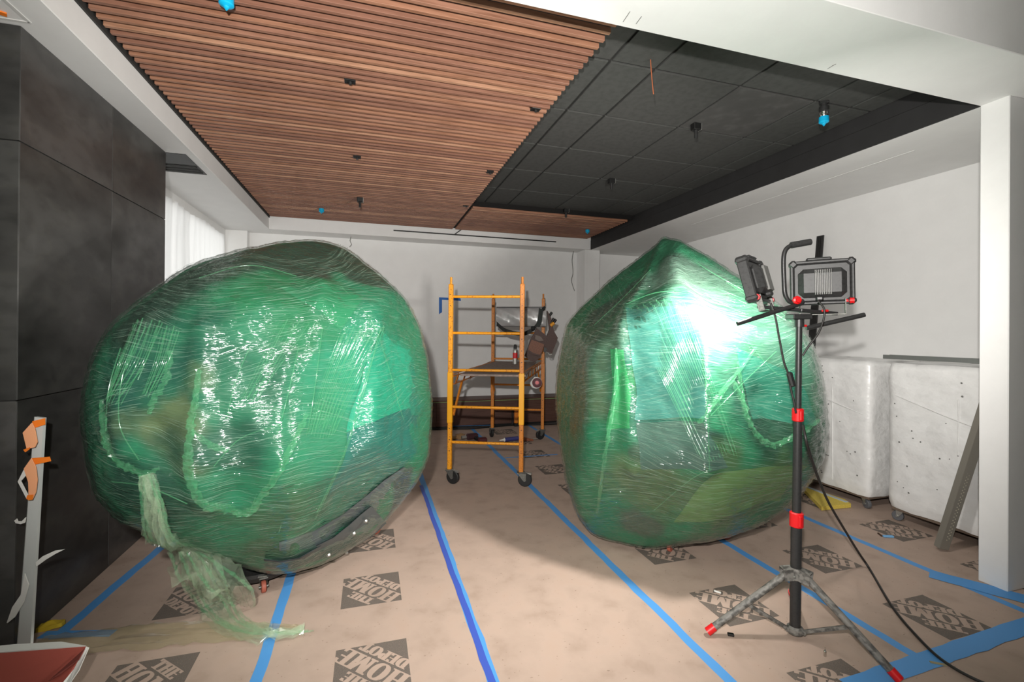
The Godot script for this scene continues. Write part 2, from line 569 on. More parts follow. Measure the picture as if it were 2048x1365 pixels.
func build_room() -> void:
	var fl := struct("floor", span(-3.7, 5.2, -0.12, 0.0, -7.2, 3.2), M.slab)
	# --- walls
	var wb := struct("wall_back", span(-2.2, 5.2, -0.1, 3.1, ZW - 0.15, ZW), M.white)
	obj("pier", span(-1.80, -1.545, 0.0, H1, ZW, ZW + 0.12, 0.004), M.white, wb)
	obj("pier", span(3.20, 3.46, 0.0, H1, ZW, ZW + 0.30, 0.004), M.white, wb)
	struct("wall_right", span(XW, XW + 0.15, -0.1, 3.1, -7.1, -1.62), M.white)
	var pw := struct("wall_column", span(XR, 5.2, 0.0, H1 + 0.3, -1.625, ZF, 0.004), M.white)
	struct("wall_side", span(5.05, 5.2, -0.1, 3.1, -1.62, 3.1), M.white)
	struct("wall_front", span(-3.7, 5.2, -0.1, 3.1, 3.0, 3.15), M.white)
	struct("wall_corner", span(-3.7, -3.55, -0.1, 3.1, -2.6, 3.1), M.white)
	# dark panelled wall on the left: a core with large panels set on it
	var wl := struct("wall_left")
	obj("core", span(-3.55, XL - 0.012, 0.0, H1, -3.99, -2.529), M.grid, wl)
	var g := 0.0022
	var zj := on_x(225, 300, XL).z
	var yj: float = on_x(45, 285, XL).y
	var zs := [-2.517, zj, -3.998]
	var ys := [0.0, yj - 1.2, yj, H1]
	ys[1] = on_x(45, 800, XL).y
	var mats := [M.panel, M.panel2, M.panel3]
	for i in 2:
		for j in 3:
			obj("panel", span(XL - 0.012, XL, ys[j] + g, ys[j + 1] - g, zs[i] - g, zs[i + 1] + g, 0.0012), mats[(i + 2 * j) % 3], wl)
	for j in 3:
		for i in 2:
			var x0: float = XL - g - 1.05 * i
			obj("panel", span(x0 - 1.046, x0, ys[j] + g, ys[j + 1] - g, -2.529, -2.517, 0.0012), mats[(i + j + 1) % 3], wl)
	obj("panel", span(-3.5, XL - 0.014, g, H1, -3.998, -3.99, 0.001), M.panel, wl)
	# alcove wall with the window, behind the dark wall
	var ww := struct("wall_alcove")
	var yt: float = on_x(333, 399, -1.80).y
	obj("header", span(-1.95, -1.80, yt, H1, -4.0, ZW), M.white, ww)
	obj("sill_wall", span(-1.95, -1.80, 0.0, 0.75, -4.0, ZW), M.white, ww)
	obj("jamb", span(-1.95, -1.80, 0.75, yt, -6.80, ZW), M.white, ww)
	obj("jamb", span(-1.95, -1.80, 0.75, yt, -4.0, -4.12), M.white, ww)
	var wn := struct("window_1")
	var fr := MB.new()
	for y in [0.77, yt - 0.02]:
		barto(fr, Vector3(-1.90, y, -4.12), Vector3(-1.90, y, -6.80), 0.05, 0.04, 0.004)
	for z in [-4.14, -5.46, -6.78]:
		barto(fr, Vector3(-1.90, 0.77, z), Vector3(-1.90, yt - 0.02, z), 0.04, 0.05, 0.004)
	obj("frame", fr, M.trim, wn)
	for k in 2:
		var z0 := -4.16 - 1.32 * k
		var pm := mat(Color(0.9, 0.95, 0.95, 0.1), 0.05)
		pm.transparency = BaseMaterial3D.TRANSPARENCY_ALPHA
		obj("pane", span(-1.905, -1.899, 0.79, yt - 0.04, z0, z0 - 1.28), pm, wn)
	var rows := []
	var nz := noise(1.6, 88, 3)
	for j in 30:
		var r := PackedVector3Array()
		var y := lerpf(0.6, yt + 0.015, j / 29.0)
		for i in 121:
			var z := lerpf(-4.01, -6.76, i / 120.0)
			r.append(Vector3(-1.785 + 0.012 * nz.get_noise_2d(z * 9.0, y * 0.5) + 0.006 * sin(z * 40.0 + y), y + 0.012 * sin(z * 7.0) * j / 29.0, z))
		rows.append(r)
	var sh := MB.new()
	sh.grid(rows, false, true)
	tag(obj("plastic_sheet", sh, M.plastic_sheet), "white translucent plastic sheet hung over the window behind the dark wall", "plastic sheet")
	# --- base of the back wall
	var bb := struct("baseboard_back")
	var bx := -1.5
	var k := 0
	while bx < 3.15:
		obj("board", span(bx + 0.0015, minf(bx + 1.2, 3.19) - 0.0015, 0.03, 0.385, -6.60, ZW, 0.003), M.walnut, bb)
		bx += 1.2
	obj("cap", span(-1.5, 3.19, 0.385, 0.40, -6.59, ZW, 0.003), M.walnut, bb)
	obj("toe_strip", span(-1.5, 3.19, 0.0, 0.03, -6.615, ZW), M.black, bb)

func build_ceiling() -> void:
	var top := struct("ceiling", span(-3.7, 5.2, 3.0, 3.12, -7.2, 3.2), M.white)
	# soffits round the coffer
	var sf := struct("trim_1")
	obj("soffit", span(-3.7, XC, H1, 3.0, 3.1, ZW, 0.003), M.white, sf)
	obj("soffit", span(XC, XR, H1, 3.0, ZB, ZW, 0.003), M.white, sf)
	obj("soffit", span(XC, 5.2, H1, 3.0, -1.375, ZF, 0.003), M.white, sf)
	obj("soffit", span(XR + 0.012, XW, H1, 3.0, ZF, ZW, 0.003), M.white, sf)
	# black fascia on the right
	obj("fascia_board", span(XR, XR + 0.012, H1, 2.815, ZF, ZB), M.black_paint, sf)
	obj("fascia_board", span(XR + 0.004, XR + 0.012, 2.818, 2.93, ZF, ZB), M.black_paint, sf)
	obj("shadow_strip", span(XC, XC + 0.012, 2.818, 2.90, ZF, ZB), M.grid, sf)
	# slot on the right soffit, access hatch on the left soffit
	obj("slot_trim", bar(Vector3(3.64, H1 - 0.001, -2.31), Vector3(3.66, H1 - 0.001, -4.70), 0.012, 0.004), M.trim, sf)
	var ht := MB.new()
	for s in [[Vector3(-1.388, H1, -2.482), Vector3(-1.388, H1, -1.9)], [Vector3(-1.388, H1, -2.482), Vector3(-1.95, H1, -2.482)]]:
		barto(ht, s[0], s[1], 0.012, 0.006)
	obj("access_hatch_frame", ht, M.trim, sf)
	obj("slot_recess", span(-1.62, -1.315, H1 - 0.004, H1 + 0.02, -4.0, -4.47), M.black, sf)
	for z in [-4.28, -4.36, -4.42]:
		obj("slot_blade", span(-1.62, -1.33, H1 - 0.012, H1 - 0.004, z - 0.012, z + 0.012), M.grid, sf)
	# black tiles
	obj("tile_grid", span(XC, XR, HT + 0.012, 3.0, ZF, ZB), M.grid, top)
	var gx := [1.005, 1.283, 1.571, 2.18, 2.79, 3.09, XR]
	var gz := [ZF, -2.355, -2.965, -3.575, -4.185, -4.795, -5.405]
	var rg := RandomNumberGenerator.new()
	rg.seed = 4
	for i in gx.size() - 1:
		for j in gz.size() - 1:
			var m: Material = M.tile if rg.randf() < 0.6 else M.tile2
			if i == 3 and j == 1: m = M.tile_dusty
			obj("ceiling_tile", span(gx[i] + 0.009, gx[i + 1] - 0.009, HT, HT + 0.013, gz[j] - 0.009, gz[j + 1] + 0.009, 0.002), m, top)
	# wooden slats
	obj("slat_gap_shade", span(XC + 0.012, 1.10, HS + 0.027, HT + 0.013, ZF, ZB), M.felt, top)  # black backing hung low to put shade into the slat gaps
	obj("slat_gap_shade", span(1.10, XR - 0.02, HS + 0.027, HT + 0.013, -5.372, ZB), M.felt, top)
	var long := span(-1.167, 1.167, 0, 0.055, -0.0105, 0.0105, 0.0012).mesh()
	var short := span(-1.03, 1.03, 0, 0.055, -0.0105, 0.0105, 0.0012).mesh()
	var z := -1.97 + 0.0614
	rg.seed = 9
	while z > ZB + 0.012:
		var o := obj("slat", long, M.wood[rg.randi() % 6], top)
		o.position = Vector3(-0.064, HS + rg.randf_range(-0.0008, 0.0008), z)
		if z < -5.38:
			var q := obj("slat", short, M.wood[rg.randi() % 6], top)
			q.position = Vector3(2.175, HS + rg.randf_range(-0.0008, 0.0008), z)
		z -= 0.0614
	# linear slot along the back fascia
	var a := on_z(787, 461, ZB + 0.004)
	var b := on_z(1112, 484, ZB + 0.004)
	obj("slot_line", bar(a, b, 0.008, 0.016), M.black, sf)
	obj("slot_bracket", bar(on_z(925, 458, ZB + 0.012), on_z(908, 470, ZB + 0.012), 0.012, 0.012), M.black, sf)

func build_floor_paper() -> void:
	var lm := logo_material()
	var q := MB.new()
	var s := 0.1475
	q.v = PackedVector3Array([Vector3(-s, 0, s), Vector3(-s, 0, -s), Vector3(s, 0, -s), Vector3(-s, 0, s), Vector3(s, 0, -s), Vector3(s, 0, s)])
	for i in 6:
		q.n.append(Vector3.UP); q.col.append(Color.WHITE)
	q.uv = PackedVector2Array([Vector2(0, 1), Vector2(0, 0), Vector2(1, 0), Vector2(0, 1), Vector2(1, 0), Vector2(1, 1)])
	var qm := q.mesh()
	var x0 := -0.4163
	var w := 0.889
	var names := ["beside the dark wall under the left green bundle", "in front of the left green bundle", "running back under the yellow scaffold", "under the left half of the right green bundle", "under the work light stand", "in front of the white wrapped crates"]
	# [first logo z, turned round, logo x offset]
	var lg := [[-2.15, true, 0.03], [-2.60, false, -0.01], [-2.42, false, 0.02], [-1.95, false, -0.03], [-1.59, false, -0.03], [-1.76, false, -0.03]]
	for k in 6:
		var xa: float = x0 + (k - 1) * w
		var xb: float = xa + w
		if k == 0: xa = XL
		if k == 5: xb = 4.20
		var y := 0.0012 + 0.0002 * (k % 2)
		var t := thing("paper_sheet", "strip of tan floor protection paper " + names[k], "floor paper", "strips of floor protection paper")
		obj("sheet", span(xa, xb, 0.0, y, -6.58, 2.8 if k < 5 else -1.2), M.paper, t)
		var zz: float = lg[k][0] + 0.605 * 3
		while zz > -6.2:
			if zz < -0.6 and k != 2 and not (k == 0 and zz < -3.9):
				var o := obj("printed_logo", qm, lm, t)
				o.position = Vector3(x0 + (k - 0.5) * w + lg[k][2], y + 0.0004, zz)
				o.rotation.y = PI if not lg[k][1] else 0.0
			zz -= 0.605
	# blue tape over the joints
	var tl := ["beside the dark wall", "under the left green bundle", "down the middle of the open floor", "from the scaffold past the right green bundle", "behind the work light stand", "in front of the white crates"]
	for k in 5:
		var x: float = x0 + k * w
		var zend := -1.40 if k >= 3 else 2.7
		tag(obj("floor_tape", tape(Vector3(x, 0.0022, zend), Vector3(x + (0.03 if k == 2 else 0.0), 0.0022, -6.5), 0.048, 20 + k), M.tape), "blue masking tape line " + tl[k + 1], "tape", "blue tape lines on the floor")
	tag(obj("floor_tape", tape(Vector3(-1.33, 0.0022, -2.57), Vector3(-1.24, 0.0022, -3.6), 0.05, 31), M.tape), "blue masking tape line beside the dark wall", "tape", "blue tape lines on the floor")
	tag(obj("floor_tape", tape(on_y(842, 972) + Vector3(0, 0.0032, 0), on_y(985, 1365) + Vector3(0, 0.0032, 0.3), 0.03, 32), M.tape_dark), "darker ultramarine tape laid along the middle blue tape line", "tape")
	tag(obj("floor_tape", tape(Vector3(1.80, 0.0042, -1.36), Vector3(3.6, 0.0042, -1.44), 0.085, 33), M.tape), "wide blue tape crossing the floor at the front right corner", "tape")
	tag(obj("floor_tape", tape(Vector3(1.42, 0.003, -4.90), Vector3(2.03, 0.003, -4.885), 0.03, 34), M.tape), "short thin blue tape crossing the floor behind the scaffold wheel", "tape")
	tag(obj("floor_tape", tape(Vector3(3.10, 0.0046, -1.88), Vector3(3.30, 0.0046, -1.52), 0.12, 35), M.tape), "blue tape patch around the foot of the white column", "tape")
	tag(obj("floor_tape", tape(Vector3(-1.40, 0.003, -2.62), Vector3(-1.10, 0.003, -2.545), 0.05, 36), M.tape), "short pale blue tape at the foot of the white strip", "tape")

func tape(a: Vector3, b: Vector3, w: float, seed_: int) -> MB:
	var nz := noise(2.0, seed_, 3)
	var m := MB.new()
	var n := maxi(4, int(a.distance_to(b) * 14.0))
	var d := (b - a).normalized()
	var s := d.cross(Vector3.UP).normalized()
	var rows := []
	for i in n + 1:
		var p := a.lerp(b, float(i) / n)
		var l := w * 0.5 * (1.0 + 0.16 * nz.get_noise_1d(i * 0.6))
		var r := w * 0.5 * (1.0 + 0.16 * nz.get_noise_1d(i * 0.6 + 50.0))
		var o := s * 0.006 * nz.get_noise_1d(i * 0.12 + 90.0)
		var lift := Vector3(0, 0.0006, 0)
		rows.append(PackedVector3Array([p + o - s * l - lift, p + o - s * l * 0.99, p + o + s * r * 0.99, p + o + s * r - lift]))
	m.grid(rows, false, (rows[1][0] - rows[0][0]).cross(rows[0][2] - rows[0][1]).y < 0.0)
	return m

# ---------------------------------------------------------------- wrapped pods
# A pod is a rounded body round its centre: an outline profile across the line of sight of its first survey, a depth, flat pulls where the wrapping is taut, ridges and dents.
class Pod:
	var c: Vector3
	var w: Vector3
	var e1: Vector3
	var e2: Vector3
	var dist: float
	var depth: float
	var prof := PackedFloat32Array()
	var planes := []
	var ridges := []
	var nz: FastNoiseLite
	func rs(phi: float) -> float:
		var n := prof.size()
		var t := fposmod(phi / TAU, 1.0) * n
		var i := int(t)
		return lerpf(prof[i % n], prof[(i + 1) % n], t - i)
	func raw(phi: float, al: float) -> Vector3:
		return c + (e1 * cos(phi) + e2 * sin(phi)) * rs(phi) * cos(al) - w * depth * sin(al)
	func pulled(p: Vector3) -> Vector3:
		var d := p - c
		var r := d.length()
		d /= r
		var k := 1.0
		for pl in planes:
			var dn: float = d.dot(pl[0])
			if dn > 0.15:
				var t: float = pl[1] / dn / r
				# soft minimum of 1 and t
				var h := clampf(0.5 + 0.5 * (k - t) / 0.045, 0.0, 1.0)
				k = lerpf(k, t, h) - 0.045 * h * (1.0 - h)
		return c + d * r * k
	func shaped(p: Vector3) -> Vector3:
		var q := pulled(p)
		var o := (q - c).normalized()
		var g := 0.010 * nz.get_noise_3d(q.x * 2.2, q.y * 2.2, q.z * 2.2) + 0.004 * nz.get_noise_3d(q.x * 9.0, q.y * 9.0, q.z * 9.0)
		for rd in ridges:
			var best := 1e9
			var pts: Array = rd[0]
			for i in pts.size() - 1:
				var cp := Geometry3D.get_closest_point_to_segment(q, pts[i], pts[i + 1])
				best = minf(best, cp.distance_to(q))
			if best < rd[2] * 3.0:
				g += rd[1] * exp(-best * best / (rd[2] * rd[2]))
		q += o * g
		if q.y < 0.055: q.y = 0.055 + (q.y - 0.055) * 0.05
		return q

func pod_ray(pod: Pod, x: float, y: float) -> Vector2:   # (phi, alpha) of the surface point seen at a surveyed direction
	var d := ray(x, y).normalized()
	var cw := clampf(d.dot(pod.w), -1, 1)
	var th := acos(cw)
	var phi := atan2(d.dot(pod.e2), d.dot(pod.e1))
	var R := pod.rs(phi)
	var lo := 0.0
	var hi := PI / 2
	for k in 40:
		var al := (lo + hi) * 0.5
		if R * cos(al) > (pod.dist - pod.depth * sin(al)) * tan(th): lo = al
		else: hi = al
	return Vector2(phi, lo)

func pod_at(pod: Pod, x: float, y: float, lift := 0.0, full := true) -> Vector3:
	var s := pod_ray(pod, x, y)
	var p := pod.raw(s.x, s.y)
	p = pod.shaped(p) if full else pod.pulled(p)
	return p + (p - pod.c).normalized() * lift

func pod_path(pod: Pod, pts: Array, lift := 0.0, full := true, per := 6) -> Array:
	var out := []
	for p in pts: out.append(pod_at(pod, p[0], p[1], lift, full))
	return smooth(out, per)

func make_pod(cx: float, cy: float, dist: float, depth: float, outline: Array) -> Pod:
	var pod := Pod.new()
	pod.dist = dist
	pod.depth = depth
	pod.w = ray(cx, cy).normalized()
	pod.c = EYE + pod.w * dist
	pod.e1 = pod.w.cross(Vector3.UP).normalized()
	pod.e2 = pod.e1.cross(pod.w)
	pod.nz = noise(1.0, 3, 3)
	var pol := []
	for p in outline:
		var d := ray(p[0], p[1]).normalized()
		pol.append(Vector2(fposmod(atan2(d.dot(pod.e2), d.dot(pod.e1)), TAU), dist * sin(acos(clampf(d.dot(pod.w), -1, 1)))))
	pol.sort_custom(func(a, b): return a.x < b.x)
	var n := 240
	for k in n:
		var ph := TAU * k / n
		var i := 0
		while i < pol.size() and pol[i].x <= ph: i += 1
		var b: Vector2 = pol[i] if i < pol.size() else pol[0] + Vector2(TAU, 0)
		var a: Vector2 = pol[i - 1] if i > 0 else pol[-1] - Vector2(TAU, 0)
		pod.prof.append(lerpf(a.y, b.y, (ph - a.x) / maxf(b.x - a.x, 1e-5)))
	var sm := PackedFloat32Array()
	for k in n:
		sm.append((pod.prof[(k + n - 1) % n] + 2.0 * pod.prof[k] + pod.prof[(k + 1) % n]) / 4.0)
	pod.prof = sm
	return pod

func pod_surface(pod: Pod, lift: float, blobs: Array, base: Color, crumple := 0.0) -> MB:
	# rings round the vertical axis so that the film's stretch lines run level
	var rows := []
	var cols := []
	var uvs := []
	var R := 150
	var K := 260
	var nz := noise(1.0, 17, 4)
	var inv := Basis(pod.e1, pod.e2, -pod.w).inverse()
	for i in R + 1:
		var r := PackedVector3Array()
		var cr := PackedColorArray()
		var ur := PackedVector2Array()
		var el := lerpf(-PI / 2 + 0.001, PI / 2 - 0.001, float(i) / R)
		for j in K:
			var az := TAU * j / K
			var d := Vector3(cos(az) * cos(el), sin(el), sin(az) * cos(el))
			var l := inv * d
			# direction -> generalized ellipsoid radius
			var pr := Vector2(l.x, l.y)
			var phi := atan2(l.y, l.x)
			var rs := pod.rs(phi)
			var rad := 1.0 / sqrt(pr.length_squared() / (rs * rs) + l.z * l.z / (pod.depth * pod.depth))
			var p := pod.shaped(pod.c + d * rad)
			var o := (p - pod.c).normalized()
			if crumple > 0.0:
				p += o * crumple * (nz.get_noise_3d(p.x * 12.0, p.y * 26.0, p.z * 12.0) + 0.6 * nz.get_noise_3d(p.x * 30.0, p.y * 30.0, p.z * 30.0))
			p += o * lift
			r.append(p)
			ur.append(Vector2(float(j) / K, 1.0 - p.y / 2.1))
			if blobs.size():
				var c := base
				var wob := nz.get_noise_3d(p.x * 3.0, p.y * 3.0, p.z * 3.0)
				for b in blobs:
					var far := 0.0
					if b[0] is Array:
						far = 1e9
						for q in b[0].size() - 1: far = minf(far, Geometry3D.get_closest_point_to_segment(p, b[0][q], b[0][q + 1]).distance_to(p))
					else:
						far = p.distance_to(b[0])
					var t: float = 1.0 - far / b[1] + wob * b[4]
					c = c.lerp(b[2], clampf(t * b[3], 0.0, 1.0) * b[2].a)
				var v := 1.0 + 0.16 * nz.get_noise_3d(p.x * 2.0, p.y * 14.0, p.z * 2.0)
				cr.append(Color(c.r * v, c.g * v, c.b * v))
		rows.append(r); cols.append(cr); uvs.append(ur)
	var m := MB.new()
	m.grid(rows, true, false, cols if blobs.size() else [], uvs)
	return m

func sheet_mat(c: Color) -> StandardMaterial3D:
	var m: StandardMaterial3D = M.pod.duplicate()
	m.vertex_color_use_as_albedo = false
	m.albedo_color = c
	m.heightmap_enabled = false
	return m

func patch(pod: Pod, q: Array, lift: float, n := 14) -> MB:
	# a sheet lying on the bundle under the film, given by its four corners
	var rows := []
	for i in n + 1:
		var r := PackedVector3Array()
		var v := float(i) / n
		for j in n + 1:
			var u := float(j) / n
			var x := lerpf(lerpf(q[0][0], q[1][0], u), lerpf(q[3][0], q[2][0], u), v)
			var y := lerpf(lerpf(q[0][1], q[1][1], u), lerpf(q[3][1], q[2][1], u), v)
			r.append(pod_at(pod, x + 2.0 * sin(y * 0.05), y + 2.0 * sin(x * 0.04), lift + 0.002 * sin(x * 0.11) * sin(y * 0.13)))
		rows.append(r)
	var m := MB.new()
	m.grid(rows, false, false)
	return m

func stretch_glints(pod: Pod, count: int, seed_: int) -> MB:
	# fine stretch lines of the film, coloured pale to carry its glints
	var rg := RandomNumberGenerator.new()
	rg.seed = seed_
	var nz := noise(1.0, seed_, 2)
	var inv := Basis(pod.e1, pod.e2, -pod.w).inverse()
	var m := MB.new()
	for k in count:
		var az := atan2(-pod.w.z, -pod.w.x) + rg.randf_range(-1.9, 1.9)
		var el := rg.randf_range(-0.95, 1.15)
		var ln := rg.randf_range(0.05, 0.30) * rg.randf_range(0.4, 1.0)
		var tilt := nz.get_noise_2d(az * 1.2, el * 1.6) * 0.7 + rg.randf_range(-0.05, 0.05)
		var wd := rg.randf_range(0.0004, 0.0011)
		var lean := rg.randf_range(-0.8, 0.8)
		var prev := PackedVector3Array()
		var n := 5
		for i in n + 1:
			var u := (float(i) / n - 0.5) * ln
			var a := az + u * cos(tilt) / maxf(cos(el), 0.3)
			var e := el + u * sin(tilt)
			var d := Vector3(cos(a) * cos(e), sin(e), sin(a) * cos(e))
			var l := inv * d
			var rs := pod.rs(atan2(l.y, l.x))
			var p := pod.shaped(pod.c + d / sqrt(Vector2(l.x, l.y).length_squared() / (rs * rs) + l.z * l.z / (pod.depth * pod.depth)))
			if p.y < 0.12: break
			var o := (p - pod.c).normalized()
			p += o * 0.019
			var up := (Vector3.UP - o * o.y).normalized()
			var across := (up * cos(tilt) + o * lean * 0.5).normalized() * wd * sin(PI * (0.08 + 0.84 * i / n))
			var cur := PackedVector3Array([p - across, p + across])
			if i > 0 and prev.size(): m.quad(prev[0], cur[0], cur[1], prev[1])
			prev = cur
	return m

func rope(path: Array, r: float, seed_: int, sides := 9) -> MB:
	# a gathered, crumpled cord of film
	var nz := noise(1.0, seed_, 3)
	var m := MB.new()
	var rows := []
	var prev := Vector3.UP
	for i in path.size():
		var t: Vector3 = (path[mini(i + 1, path.size() - 1)] - path[maxi(i - 1, 0)]).normalized()
		prev = (prev - t * prev.dot(t)).normalized()
		var s := t.cross(prev)
		var ring := PackedVector3Array()
		var e := sin(PI * clampf(float(i) / (path.size() - 1), 0.04, 0.96))
		for k in sides:
			var a := TAU * k / sides
			var f := r * (0.45 + 0.75 * pow(e, 0.4)) * (1.0 + 1.1 * nz.get_noise_2d(i * 0.35, k * 2.7) + 0.6 * nz.get_noise_2d(i * 1.3, k * 7.0))
			ring.append(path[i] + (prev * cos(a) + s * sin(a)) * f)
		rows.append(ring)
	for i in rows.size() - 1:
		for k in sides:
			var kn := (k + 1) % sides
			m.tri(rows[i][k], rows[i][kn], rows[i + 1][kn]); m.tri(rows[i][k], rows[i + 1][kn], rows[i + 1][k])
	return m

func strip(path: Array, widths: Array, side: Vector3, seed_: int, fold := 0.02, cols := 15) -> MB:
	# a loose, folded sheet following a path
	var nz := noise(1.0, seed_, 3)
	var m := MB.new()
	var rows := []
	for i in path.size():
		var t: Vector3 = (path[mini(i + 1, path.size() - 1)] - path[maxi(i - 1, 0)]).normalized()
		var s := (side - t * side.dot(t)).normalized()
		var u := s.cross(t)
		var f := float(i) / (path.size() - 1) * (widths.size() - 1)
		var w: float = lerpf(widths[int(f)], widths[mini(int(f) + 1, widths.size() - 1)], f - int(f))
		var r := PackedVector3Array()
		for k in cols:
			var a := float(k) / (cols - 1) - 0.5
			var h := fold * (nz.get_noise_2d(i * 0.07, k * 0.9) + 0.45 * nz.get_noise_2d(i * 0.8 + 40.0, k * 2.9))
			var p: Vector3 = path[i] + s * (w * a * (1.0 + 0.25 * nz.get_noise_1d(i * 0.8 + (0.0 if a < 0 else 60.0)))) + u * h
			p.y = maxf(p.y, 0.006 + 0.004 * (k % 3))
			r.append(p)
		rows.append(r)
	for i in rows.size() - 1:
		for k in cols - 1:
			if (i + k) % 2: 
				m.tri(rows[i][k], rows[i + 1][k], rows[i + 1][k + 1]); m.tri(rows[i][k], rows[i + 1][k + 1], rows[i][k + 1])
			else:
				m.tri(rows[i][k], rows[i + 1][k], rows[i][k + 1]); m.tri(rows[i + 1][k], rows[i + 1][k + 1], rows[i][k + 1])
	return m

func caster(parent: Node, called: String, base: Vector3, r: float, w: float, dir: Vector3, top: float, wheel_m: Material, metal: Material) -> void:
	# base: the point on the floor under the wheel; top: height of its plate
	dir = Vector3(dir.x, 0, dir.z).normalized()
	var ax := dir.cross(Vector3.UP).normalized()
	base.y = maxf(base.y, 0.0018)
	var hub := base + Vector3(0, r, 0)
	var wm := MB.new()
	wm.lathe(hub, ax, [[0.0, -w * 0.5], [r * 0.9, -w * 0.5], [r, -w * 0.36], [r, w * 0.36], [r * 0.9, w * 0.5], [0.0, w * 0.5]], 20)
	var c := Node3D.new()
	c.name = called
	parent.add_child(c, true)
	obj("wheel", wm, wheel_m, c)
	var fk := MB.new()
	var piv := Vector3(base.x, top, base.z) + dir * r * 0.55
	for s in [-1.0, 1.0]:
		var o: Vector3 = ax * s * (w * 0.5 + 0.006)
		var a := hub + o - dir * r * 0.15 - Vector3(0, r * 0.18, 0)
		var b := hub + o + dir * r * 0.25 - Vector3(0, r * 0.1, 0)
		var d2 := piv + o + dir * r * 0.45 - Vector3(0, 0.012, 0)
		var e := piv + o - dir * r * 0.75 - Vector3(0, 0.012, 0)
		var th: Vector3 = ax * s * 0.004
		for f in [1.0, -1.0]:
			var of: Vector3 = th * (0.5 * f)
			if f * s > 0: fk.quad(a + of, b + of, d2 + of, e + of)
			else: fk.quad(a + of, e + of, d2 + of, b + of)
	fk.box(piv - Vector3(0, 0.010, 0) - dir * r * 0.1, Vector3(w + 0.02, 0.008, r * 1.3), Basis(ax, Vector3.UP, ax.cross(Vector3.UP)), 0.001)
	obj("fork", fk, metal, c)
	var hb := MB.new()
	hb.lathe(hub - ax * (w * 0.5 + 0.012), ax, [[0.0, 0.0], [r * 0.22, 0.0], [r * 0.22, w + 0.024], [0.0, w + 0.024]], 10)
	obj("axle", hb, metal, c)
	var pl := MB.new()
	pl.box(Vector3(piv.x, top, piv.z), Vector3(w * 2.0, 0.008, w * 2.0), Basis(), 0.001)
	obj("plate", pl, metal, c)

func lin(r: float, g: float, b: float, a := 1.0) -> Color:
	var c := Color(r, g, b).srgb_to_linear()
	return Color(c.r, c.g, c.b, a)

